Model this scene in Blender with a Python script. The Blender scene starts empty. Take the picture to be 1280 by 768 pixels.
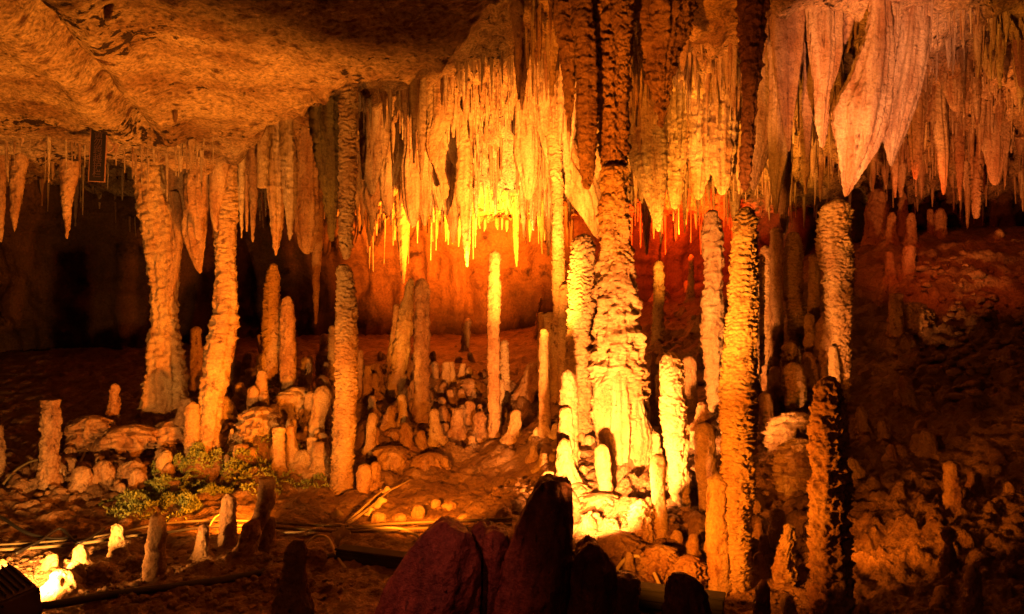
import bpy, math, random
import numpy as np

# ---------------------------------------------------------------- camera
SC = bpy.context.scene
COL = SC.collection
F = 1108.0            # focal length in photo pixels (1280 wide)
CH = 1.6              # camera height
cam_d = bpy.data.cameras.new('camera')
cam_d.sensor_width = 36.0
cam_d.lens = F / 1280.0 * 36.0
cam_d.clip_start = 0.05
cam_d.clip_end = 200.0
cam = bpy.data.objects.new('camera', cam_d)
cam.location = (0, 0, CH)
cam.rotation_euler = (math.radians(90), 0, 0)
COL.objects.link(cam)
SC.camera = cam

def P(px, py, d):
    return np.array([(px - 640.0) / F * d, d, CH - (py - 384.0) / F * d])

# ---------------------------------------------------------------- world, exposure
world = bpy.data.worlds.new('World')
SC.world = world
world.use_nodes = True
bg = world.node_tree.nodes['Background']
bg.inputs[0].default_value = (1.0, 0.30, 0.06, 1)
bg.inputs[1].default_value = 0.0016
SC.view_settings.view_transform = 'Standard'
SC.view_settings.look = 'None'
SC.view_settings.exposure = 0.0
SC.view_settings.gamma = 1.0
SC.render.engine = 'CYCLES'
SC.cycles.max_bounces = 5
SC.cycles.diffuse_bounces = 1
SC.cycles.glossy_bounces = 2
SC.cycles.use_denoising = True
SC.cycles.sample_clamp_indirect = 6.0

# ---------------------------------------------------------------- cave lamps and added fill lights
AMBER = (1.0, 0.225, 0.009)
ORANGE = (1.0, 0.20, 0.010)
RED = (1.0, 0.065, 0.003)
PINK = (1.0, 0.20, 0.05)
GOLD = (1.0, 0.32, 0.025)

def spot(name, src, dst, watts, color, cone, blend=0.6, radius=0.04):
    ld = bpy.data.lights.new(name, 'SPOT')
    ld.energy = watts
    ld.color = color
    ld.spot_size = math.radians(cone)
    ld.spot_blend = blend
    ld.shadow_soft_size = radius
    o = bpy.data.objects.new(name, ld)
    o.location = src
    from mathutils import Vector
    v = Vector(dst) - Vector(src)
    o.rotation_euler = v.to_track_quat('-Z', 'Y').to_euler()
    COL.objects.link(o)
    return o

def point(name, src, watts, color, radius=0.05):
    ld = bpy.data.lights.new(name, 'POINT')
    ld.energy = watts
    ld.color = color
    ld.shadow_soft_size = radius
    o = bpy.data.objects.new(name, ld)
    o.location = src
    COL.objects.link(o)
    return o

WARM = (1.0, 0.315, 0.06)
spot('pillar_lamp', P(726, 655, 5.45), P(790, 520, 7.25), 2100, WARM, 84, 0.9)
spot('edge_lamp', P(752, 700, 4.42), P(905, 560, 5.4), 300, AMBER, 104, 0.9)
spot('scaly_fill', P(640, 715, 3.6), P(928, 365, 5.4), 1900, (1.0, 0.30, 0.025), 27, 0.9)  # added spot with no fixture, brightens the tallest scaly stalagmite
spot('slope_lamp', P(1066, 665, 5.15), P(1130, 610, 6.5), 36, AMBER, 110, 0.9)
spot('glow_lamp', P(676, 470, 6.9), P(628, 175, 10.4), 4300, (1.0, 0.29, 0.03), 56, 1.0)
spot('recess_lamp', P(640, 330, 11.2), P(618, 180, 11.2), 380, (1.0, 0.40, 0.07), 130, 0.9)
spot('mound_lamp', P(384, 648, 5.95), P(232, 350, 8.6), 950, AMBER, 64, 0.9)
spot('trough_lamp', P(500, 632, 5.6), P(550, 520, 8.6), 560, AMBER, 75, 0.9)
spot('moss_fill', P(322, 640, 6.2), P(150, 590, 7.6), 160, AMBER, 110, 0.9)  # extra light added to lift the moss and the ground beside it
spot('golden_fill', P(468, 600, 7.0), P(504, 410, 10.0), 420, GOLD, 15, 0.9)  # narrow beam added only to light the golden leaning stalagmite
spot('side_lamp', P(30, 728, 4.75), P(160, 610, 6.6), 520, (1.0, 0.38, 0.07), 130, 0.9)
spot('roof_lamp', P(360, 745, 4.55), P(180, 90, 5.3), 1000, (1.0, 0.29, 0.028), 115, 1.0)
spot('drape_lamp', P(1150, 730, 4.7), P(1085, 90, 8.2), 3000, (1.0, 0.32, 0.13), 23, 0.9)
spot('shaft_fill', P(560, 740, 4.5), P(790, 140, 7.4), 2600, AMBER, 31, 1.0)  # added front spot that lifts the dark hanging shafts
spot('gold_lamp', P(846, 470, 8.8), P(872, 150, 11.0), 1900, GOLD, 66, 0.9)
spot('red_lamp', P(850, 300, 12.2), P(835, 235, 13.8), 620, RED, 140, 0.9)
spot('ledge_lamp', P(1120, 235, 8.8), P(1220, 330, 11.0), 95, (1.0, 0.10, 0.01), 80, 0.9)
spot('wall_lamp', P(1190, 430, 8.2), P(1215, 130, 10.5), 520, (1.0, 0.24, 0.05), 70, 0.9)
spot('rear_glow_lamp', P(590, 372, 11.4), P(575, 240, 13.7), 6000, (1.0, 0.19, 0.009), 100, 1.0)
spot('violet_lamp', P(250, 250, 2.9), P(535, 715, 4.2), 110, (1.0, 0.15, 0.075), 30, 0.9)
point('front_fill', (-0.6, 0.4, 2.4), 30, (1.0, 0.22, 0.05))  # weak fill added near the camera, not a lamp of the cave

# ---------------------------------------------------------------- noise
def _h(ix, iy, iz, seed):
    with np.errstate(over='ignore'):
        n = (ix.astype(np.uint32) * np.uint32(374761393) + iy.astype(np.uint32) * np.uint32(668265263)
             + iz.astype(np.uint32) * np.uint32(2147483647 & 1274126177) + np.uint32(seed * 144665 + 1013))
        n = (n ^ (n >> np.uint32(13))) * np.uint32(1274126177)
        n = (n ^ (n >> np.uint32(16))) * np.uint32(2246822519)
        n = n ^ (n >> np.uint32(15))
    return n.astype(np.float64) / 4294967295.0

def vn(x, y, z, seed=0):
    x, y, z = np.broadcast_arrays(np.asarray(x, float), np.asarray(y, float), np.asarray(z, float))
    fx, fy, fz = np.floor(x), np.floor(y), np.floor(z)
    ix, iy, iz = fx.astype(np.int64), fy.astype(np.int64), fz.astype(np.int64)
    u, v, w = x - fx, y - fy, z - fz
    u = u * u * u * (u * (u * 6 - 15) + 10)
    v = v * v * v * (v * (v * 6 - 15) + 10)
    w = w * w * w * (w * (w * 6 - 15) + 10)
    r = 0
    for a in (0, 1):
        for b in (0, 1):
            for c in (0, 1):
                wt = (u if a else 1 - u) * (v if b else 1 - v) * (w if c else 1 - w)
                r = r + wt * _h(ix + a, iy + b, iz + c, seed)
    return r * 2 - 1

def fbm(x, y, z, seed=0, octv=4, gain=0.5):
    s = 0; a = 1.0; t = 0
    for i in range(octv):
        s = s + a * vn(x * 2 ** i, y * 2 ** i, z * 2 ** i, seed + i * 7)
        t += a; a *= gain
    return s / t

def worley(x, y, seed=0):
    fx, fy = np.floor(x).astype(np.int64), np.floor(y).astype(np.int64)
    best = np.full(np.shape(x), 9.0); rnd = np.zeros(np.shape(x))
    zz = np.zeros_like(fx)
    for a in (-1, 0, 1):
        for b in (-1, 0, 1):
            cx, cy = fx + a, fy + b
            qx = cx + _h(cx, cy, zz, seed); qy = cy + _h(cx, cy, zz, seed + 1)
            d = np.hypot(x - qx, y - qy)
            m = d < best
            best = np.where(m, d, best)
            rnd = np.where(m, _h(cx, cy, zz, seed + 2), rnd)
    return best, rnd

def sstep(a, b, x):
    t = np.clip((x - a) / (b - a), 0, 1)
    return t * t * (3 - 2 * t)

# ---------------------------------------------------------------- surfaces as height functions
class Rbf:
    def __init__(self, pts, fixed=()):
        q = np.array([P(*p) for p in pts] + [np.array(f, float) for f in fixed])
        self.x, self.y, self.z = q[:, 0], q[:, 1], q[:, 2]
        n = len(q)
        k = np.hypot(self.x[:, None] - self.x[None], self.y[:, None] - self.y[None]) + np.eye(n) * -0.03
        A = np.zeros((n + 1, n + 1)); A[:n, :n] = k; A[:n, n] = 1; A[n, :n] = 1
        self.w = np.linalg.solve(A, np.r_[self.z, 0])
    def __call__(self, X, Y):
        X = np.asarray(X, float); Y = np.asarray(Y, float)
        s = X.shape; X = X.ravel(); Y = Y.ravel()
        out = np.full(X.shape, self.w[-1])
        for i in range(len(self.x)):
            out += self.w[i] * np.hypot(X - self.x[i], Y - self.y[i])
        return out.reshape(s)

floor_rbf = Rbf([
    (-250, 800, 4.3), (0, 790, 4.4), (300, 790, 4.4), (600, 800, 4.3), (900, 800, 4.25), (1150, 800, 4.4), (1400, 760, 4.4),
    (0, 700, 5.6), (200, 700, 5.6), (400, 700, 5.6), (600, 700, 5.6), (300, 650, 6.6), (500, 640, 6.9), (450, 620, 7.45), (620, 610, 7.6), (580, 640, 6.9),
    (0, 625, 6.9), (100, 605, 7.4), (100, 560, 8.1), (0, 570, 8.2), (200, 535, 8.7), (230, 600, 7.6), (330, 600, 7.6), (350, 500, 9.0), (300, 540, 8.4),
    (100, 505, 9.8), (-100, 520, 9.8), (300, 475, 10.2), (200, 440, 12.8), (50, 440, 12.8), (400, 590, 7.8), (410, 530, 8.6), (420, 475, 10.0),
    (560, 590, 8.2), (520, 545, 8.8), (560, 495, 9.6), (575, 465, 10.4), (640, 545, 8.9), (640, 475, 10.6), (470, 560, 8.4), (580, 425, 13.0), (400, 430, 12.8),
    (690, 525, 8.4), (700, 600, 7.2), (780, 605, 6.9), (850, 635, 6.4), (770, 650, 6.3), (760, 690, 5.95), (700, 690, 5.8), (880, 690, 5.75), (900, 742, 5.35), (780, 745, 5.2),
    (770, 560, 7.4), (880, 505, 8.4), (830, 440, 10.3), (870, 395, 11.8), (820, 380, 13.2), (720, 430, 12.0), (1000, 490, 8.6), (990, 545, 7.5), (960, 620, 6.6), (1000, 690, 5.8), (960, 740, 5.2),
    (1100, 600, 6.5), (1250, 700, 5.3), (1100, 690, 5.6), (1120, 510, 7.9), (1200, 425, 9.3), (1200, 350, 10.3), (1230, 302, 11.3), (1110, 302, 11.3),
    (1280, 460, 8.4), (1280, 600, 6.4), (1200, 282, 13.5), (1050, 330, 11.4), (1000, 420, 9.8), (1500, 300, 10.5), (1500, 500, 7.5), (1700, 400, 8.5),
], [(-9, 6, 0.2), (-9, 13, 0.9), (9, 13.5, 2.9), (-2, 1, 0.0), (2, 1, 0.0), (0, 15, 1.2), (-7, 2, 0), (7, 2, 0.1), (0, -3, 0)])

up_rbf = Rbf([
    (640, -40, 7.0), (560, 80, 8.5), (600, 150, 10.0), (480, 120, 9.0), (480, 220, 11.5), (560, 232, 12.0), (620, 205, 11.0), (660, 60, 8.5), (680, 250, 12.5), (620, 268, 13.2),
    (300, 170, 9.5), (100, 168, 9.0), (0, 165, 8.5), (200, 222, 12.5), (380, 170, 10.0), (380, 232, 12.3), (40, 222, 12.5), (420, 80, 6.8),
    (760, -50, 7.0), (850, -30, 7.2), (850, 60, 9.0), (870, 150, 10.5), (870, 222, 12.0), (780, 205, 11.5), (950, -30, 7.5), (960, 150, 10.0), (970, 240, 12.0),
    (1080, -60, 7.5), (1080, 150, 10.5), (1080, 232, 12.5), (1200, 0, 8.0), (1200, 80, 9.2), (1200, 160, 10.5), (1230, 232, 12.0), (1300, 0, 8.0), (1300, 205, 11.5), (1500, 60, 8.5),
    (640, -500, 4.0), (1000, -500, 4.0), (1400, -500, 4.0)],
    [(-8, 13, 3.0), (8, 14, 3.0), (0, 14.5, 2.7), (-9, 6, 3.4), (9, 4, 4.4), (0, -2, 4.6)])
slab_rbf = Rbf([(0, 192, 6.9), (140, 200, 7.3), (280, 210, 7.6), (450, 108, 4.85), (560, 90, 4.5), (635, 0, 3.5), (200, 60, 4.6), (0, 0, 3.7), (300, -20, 3.3), (-300, 150, 6), (-300, 0, 3.6)],
               [(-3, 0, 2.95), (-8, 2, 2.7), (0, -1, 3.0)])
EDGE = [(-16, 6.6)] + [tuple(P(*p)[:2]) for p in ((-150, 180, 6.8), (0, 190, 6.9), (140, 198, 7.35), (250, 208, 7.75), (283, 210, 7.65), (310, 190, 7.0), (345, 160, 6.2), (400, 130, 5.5), (450, 110, 4.9), (510, 96, 4.75), (565, 90, 4.5), (600, 60, 4.05), (635, 0, 3.5))] + [(0.06, 2.0), (0.1, -3.0)]

def edge_sd(X, Y):
    best = np.full(np.shape(X), 1e9)
    for (x0, y0), (x1, y1) in zip(EDGE[:-1], EDGE[1:]):
        dx, dy = x1 - x0, y1 - y0
        t = np.clip(((X - x0) * dx + (Y - y0) * dy) / (dx * dx + dy * dy), 0, 1)
        best = np.minimum(best, np.hypot(X - x0 - t * dx, Y - y0 - t * dy))
    poly = EDGE + [(-16, -3.0)]
    ins = np.zeros(np.shape(X), bool)
    n = len(poly)
    for i in range(n):
        xi, yi = poly[i]; xj, yj = poly[i - 1]
        if yi == yj: continue
        c = ((yi > Y) != (yj > Y)) & (X < (xj - xi) * (Y - yi) / (yj - yi) + xi)
        ins ^= c
    return np.where(ins, -best, best)

def ceil_base(X, Y):
    sd = edge_sd(X, Y) + 0.09 * fbm(X * 2.2, Y * 2.2, 0, 61, 3)
    t = sstep(-0.05, 0.30, sd)
    zs = slab_rbf(X, Y) + 0.07 * sstep(-0.35, 0.0, sd) ** 2
    zu = np.maximum(up_rbf(X, Y), zs + 0.18)
    return zs * (1 - t) + zu * t, sd

def ceil_z(X, Y):
    return ceil_base(np.asarray(X, float), np.asarray(Y, float))[0]

DS = np.arange(3.2, 15.0, 0.01)
def hit_floor(px, py):
    q = P(px, py, 1.0) - np.array([0, 0, CH])
    below = CH + q[2] * DS < floor_rbf(q[0] * DS, DS)
    return DS[np.argmax(below)] if below.any() else 12.0
def hit_ceil(px, py):
    q = P(px, py, 1.0) - np.array([0, 0, CH])
    ab = CH + q[2] * DS > ceil_z(q[0] * DS, DS)
    return DS[np.argmax(ab)] if ab.any() else 13.0

# ---------------------------------------------------------------- mesh helpers
def make_mesh(name, v, faces_q=None, faces_t=None, smooth=True):
    me = bpy.data.meshes.new(name)
    v = np.asarray(v, np.float32)
    me.vertices.add(len(v)); me.vertices.foreach_set('co', v.ravel())
    q = np.zeros((0, 4), np.int32) if faces_q is None else np.asarray(faces_q, np.int32)
    t = np.zeros((0, 3), np.int32) if faces_t is None else np.asarray(faces_t, np.int32)
    loops = np.r_[q.ravel(), t.ravel()].astype(np.int32)
    me.loops.add(len(loops)); me.loops.foreach_set('vertex_index', loops)
    st = np.r_[np.arange(len(q)) * 4, len(q) * 4 + np.arange(len(t)) * 3].astype(np.int32)
    me.polygons.add(len(st)); me.polygons.foreach_set('loop_start', st)
    me.polygons.foreach_set('use_smooth', np.full(len(st), smooth, bool))
    me.update(calc_edges=True)
    return me

def grid_faces(nr, nc, wrap=False):
    i = np.arange(nr - 1)[:, None]; j = np.arange(nc if wrap else nc - 1)[None]
    a = i * nc + j; b = i * nc + (j + 1) % nc
    return np.stack([a, b, b + nc, a + nc], -1).reshape(-1, 4)

def link(name, me, mat=None, parent=None, loc=None):
    o = bpy.data.objects.new(name, me)
    COL.objects.link(o)
    if mat is not None: me.materials.append(mat)
    if parent is not None: o.parent = parent
    if loc is not None: o.location = loc
    return o

USED = {}
def tag(o, label, cat, group=None):
    o['label'] = label; o['category'] = cat
    if group: o['group'] = group
    return o
def empty(name, loc, label, cat, group=None):
    o = bpy.data.objects.new(name, None); COL.objects.link(o); o.location = loc
    o.empty_display_size = 0.1
    return tag(o, label, cat, group)

# ---------------------------------------------------------------- materials
def nodes_of(name):
    m = bpy.data.materials.new(name); m.use_nodes = True
    nt = m.node_tree
    return m, nt, nt.nodes['Principled BSDF']

def rock(name, pale, dark, stain, scale=4.0, bump=0.6, rough=0.55, stretch=1.0, fine=70.0, pits=0.0, dist=0.012, spec=0.35, grain=(1, 1, 1), stain_at=0.58, speck=(0.62, 1.3)):
    m, nt, bs = nodes_of(name)
    N = nt.nodes.new; L = nt.links.new
    tc = N('ShaderNodeTexCoord'); oi = N('ShaderNodeObjectInfo')
    sc = N('ShaderNodeVectorMath'); sc.operation = 'SCALE'; sc.inputs['Scale'].default_value = 37.0
    cv = N('ShaderNodeCombineXYZ')
    for k in range(3): L(oi.outputs['Random'], cv.inputs[k])
    L(cv.outputs[0], sc.inputs[0])
    ad = N('ShaderNodeVectorMath'); ad.operation = 'ADD'
    L(tc.outputs['Object'], ad.inputs[0]); L(sc.outputs[0], ad.inputs[1])
    mp = N('ShaderNodeMapping'); mp.inputs['Scale'].default_value = (1, 1, stretch)
    L(ad.outputs[0], mp.inputs[0])
    def noise(s, det, src, ro=0.6):
        n = N('ShaderNodeTexNoise'); n.inputs['Scale'].default_value = s
        n.inputs['Detail'].default_value = det; n.inputs['Roughness'].default_value = ro
        L(src.outputs[0], n.inputs['Vector']); return n
    n1 = noise(scale, 6, mp); n2 = noise(scale * 3.1, 5, mp); n3 = noise(fine, 4, ad, 0.7)
    r1 = N('ShaderNodeMapRange'); r1.inputs[1].default_value = 0.36; r1.inputs[2].default_value = 0.66
    L(n1.outputs[0], r1.inputs[0])
    mx = N('ShaderNodeMix'); mx.data_type = 'RGBA'
    mx.inputs[6].default_value = (*dark, 1); mx.inputs[7].default_value = (*pale, 1)
    L(r1.outputs[0], mx.inputs[0])
    r2 = N('ShaderNodeMapRange'); r2.inputs[1].default_value = stain_at; r2.inputs[2].default_value = stain_at + 0.12
    L(n2.outputs[0], r2.inputs[0])
    m2 = N('ShaderNodeMix'); m2.data_type = 'RGBA'; m2.inputs[7].default_value = (*stain, 1)
    L(mx.outputs[2], m2.inputs[6]); L(r2.outputs[0], m2.inputs[0])
    last = m2.outputs[2]
    # fine mineral speckle
    r3 = N('ShaderNodeMapRange'); r3.inputs[1].default_value = 0.3; r3.inputs[2].default_value = 0.7
    r3.inputs[3].default_value = speck[0]; r3.inputs[4].default_value = speck[1]
    L(n3.outputs[0], r3.inputs[0])
    mu = N('ShaderNodeVectorMath'); mu.operation = 'SCALE'
    L(last, mu.inputs[0]); L(r3.outputs[0], mu.inputs['Scale'])
    last = mu.outputs[0]
    height = None
    gmap = N('ShaderNodeMapping'); gmap.inputs['Scale'].default_value = grain
    L(ad.outputs[0], gmap.inputs[0])
    nb = noise(fine * 0.35, 6, gmap, 0.65)
    ma = N('ShaderNodeMath'); ma.operation = 'MULTIPLY_ADD'; ma.inputs[1].default_value = 0.35
    L(n3.outputs[0], ma.inputs[0]); L(nb.outputs[0], ma.inputs[2])
    height = ma.outputs[0]
    if pits:
        np_ = noise(16.0, 4, ad, 0.6); nq = noise(1.6, 3, ad, 0.5)
        a = N('ShaderNodeMath'); a.operation = 'MULTIPLY'; L(np_.outputs[0], a.inputs[0]); L(nq.outputs[0], a.inputs[1])
        rp = N('ShaderNodeMapRange'); rp.inputs[1].default_value = pits; rp.inputs[2].default_value = pits + 0.025
        L(a.outputs[0], rp.inputs[0])
        m3 = N('ShaderNodeMix'); m3.data_type = 'RGBA'; m3.inputs[7].default_value = (0.035, 0.018, 0.01, 1)
        L(last, m3.inputs[6]); L(rp.outputs[0], m3.inputs[0]); last = m3.outputs[2]
        sb = N('ShaderNodeMath'); sb.operation = 'MULTIPLY_ADD'; sb.inputs[1].default_value = -1.2
        L(rp.outputs[0], sb.inputs[0]); L(height, sb.inputs[2]); height = sb.outputs[0]
    L(last, bs.inputs['Base Color'])
    bp = N('ShaderNodeBump'); bp.inputs['Strength'].default_value = bump; bp.inputs['Distance'].default_value = dist
    L(height, bp.inputs['Height']); L(bp.outputs[0], bs.inputs['Normal'])
    rr = N('ShaderNodeMapRange'); rr.inputs[3].default_value = max(0.2, rough - 0.2); rr.inputs[4].default_value = min(1, rough + 0.2)
    L(n2.outputs[0], rr.inputs[0]); L(rr.outputs[0], bs.inputs['Roughness'])
    bs.inputs['Specular IOR Level'].default_value = spec
    return m

def plain(name, c, rough=0.5, metal=0.0, var=0.25, scale=30, bump=0.1):
    m, nt, bs = nodes_of(name)
    N = nt.nodes.new; L = nt.links.new
    tc = N('ShaderNodeTexCoord'); n = N('ShaderNodeTexNoise'); n.inputs['Scale'].default_value = scale; n.inputs['Detail'].default_value = 5
    L(tc.outputs['Object'], n.inputs['Vector'])
    mx = N('ShaderNodeMix'); mx.data_type = 'RGBA'
    mx.inputs[6].default_value = (*[k * (1 - var) for k in c], 1); mx.inputs[7].default_value = (*[min(1, k * (1 + var)) for k in c], 1)
    L(n.outputs[0], mx.inputs[0]); L(mx.outputs[2], bs.inputs['Base Color'])
    bp = N('ShaderNodeBump'); bp.inputs['Strength'].default_value = bump; bp.inputs['Distance'].default_value = 0.004
    L(n.outputs[0], bp.inputs['Height']); L(bp.outputs[0], bs.inputs['Normal'])
    bs.inputs['Roughness'].default_value = rough; bs.inputs['Metallic'].default_value = metal
    return m

M = dict(
    calcite=rock('pale_calcite', (0.52, 0.38, 0.20), (0.36, 0.20, 0.085), (0.18, 0.08, 0.03), 5.0, 0.9, 0.42, 0.6, 80, dist=0.03),
    ringed=rock('ringed_calcite', (0.48, 0.34, 0.17), (0.34, 0.19, 0.08), (0.13, 0.06, 0.025), 4.0, 0.9, 0.5, 1.0, 60, dist=0.03, grain=(0.7, 0.7, 2.4)),
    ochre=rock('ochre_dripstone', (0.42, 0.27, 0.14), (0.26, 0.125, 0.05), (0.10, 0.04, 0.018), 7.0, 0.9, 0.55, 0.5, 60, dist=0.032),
    drape=rock('streaked_drapery', (0.52, 0.39, 0.23), (0.27, 0.135, 0.055), (0.11, 0.045, 0.018), 9.0, 0.9, 0.5, 0.16, 55, dist=0.026),
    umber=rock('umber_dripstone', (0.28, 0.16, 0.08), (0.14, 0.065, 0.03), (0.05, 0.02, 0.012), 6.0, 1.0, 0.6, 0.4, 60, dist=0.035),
    mossy=rock('mossy_dripstone', (0.20, 0.16, 0.05), (0.12, 0.075, 0.025), (0.04, 0.025, 0.012), 9.0, 1.0, 0.6, 0.3, 60, dist=0.03),
    violet=rock('reddish_dripstone', (0.30, 0.13, 0.10), (0.20, 0.08, 0.06), (0.08, 0.03, 0.025), 6.0, 1.0, 0.6, 0.4, 60, dist=0.03),
    floor=rock('muddy_cave_floor', (0.36, 0.22, 0.11), (0.15, 0.075, 0.033), (0.05, 0.025, 0.012), 3.2, 1.0, 0.38, 1.0, 45, dist=0.05, spec=0.4),
    ceil=rock('rough_cave_ceiling', (0.46, 0.32, 0.16), (0.22, 0.12, 0.05), (0.10, 0.045, 0.02), 2.4, 1.0, 0.7, 1.0, 38, pits=0.345, dist=0.045, spec=0.2, stain_at=0.55, speck=(0.25, 1.75)),
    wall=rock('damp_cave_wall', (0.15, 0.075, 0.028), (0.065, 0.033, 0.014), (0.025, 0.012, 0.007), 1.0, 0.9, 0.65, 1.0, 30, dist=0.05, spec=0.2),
    slab=rock('dark_red_rock', (0.20, 0.075, 0.055), (0.065, 0.022, 0.024), (0.02, 0.008, 0.01), 9.0, 1.0, 0.45, 0.3, 50, dist=0.025),
    stone=rock('brown_stone', (0.30, 0.18, 0.09), (0.2, 0.11, 0.05), (0.08, 0.04, 0.02), 8.0, 0.9, 0.5, 1.0, 60, dist=0.035),
    cable=plain('black_rubber', (0.02, 0.018, 0.016), 0.5),
    hose=plain('dusty_yellow_hose', (0.17, 0.13, 0.06), 0.8, 0, 0.7, 9),
    wire=plain('pale_wire_sheath', (0.55, 0.46, 0.28), 0.5),
    metal=plain('dull_grey_metal', (0.018, 0.018, 0.013), 0.85, 0.0),
    lampbox=plain('painted_lamp_casting', (0.11, 0.085, 0.08), 0.55, 0.1),
    board=plain('black_sign_board', (0.012, 0.010, 0.012), 0.6),
    border=plain('brown_sign_edge', (0.40, 0.20, 0.13), 0.5),
    letter=plain('faded_pink_lettering', (0.11, 0.06, 0.06), 0.6),
    moss=plain('cave_moss', (0.22, 0.26, 0.06), 0.7, 0, 0.6, 12),
    twig=plain('dry_twig', (0.50, 0.36, 0.18), 0.7, 0, 0.4, 20, 0.5),
    glass=plain('lamp_glass', (0.3, 0.3, 0.3), 0.1),
)

# ---------------------------------------------------------------- dripstone builder
RES = 1.5     # photo pixels per ring
NF = [0]
def lerp_s(x, xp, fp):
    """monotone smooth interpolation"""
    xp = np.asarray(xp, float); fp = np.asarray(fp, float)
    if len(xp) < 3: return np.interp(x, xp, fp)
    h = np.diff(xp); d = np.diff(fp) / h
    m = np.zeros(len(xp)); m[0] = d[0]; m[-1] = d[-1]
    for i in range(1, len(xp) - 1):
        m[i] = 0 if d[i - 1] * d[i] <= 0 else 2 / (1 / d[i - 1] + 1 / d[i])
    i = np.clip(np.searchsorted(xp, x) - 1, 0, len(h) - 1)
    t = (x - xp[i]) / h[i]
    return ((2 * t ** 3 - 3 * t ** 2 + 1) * fp[i] + (t ** 3 - 2 * t ** 2 + t) * h[i] * m[i] + (-2 * t ** 3 + 3 * t ** 2) * fp[i + 1] + (t ** 3 - t ** 2) * h[i] * m[i + 1])

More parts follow.
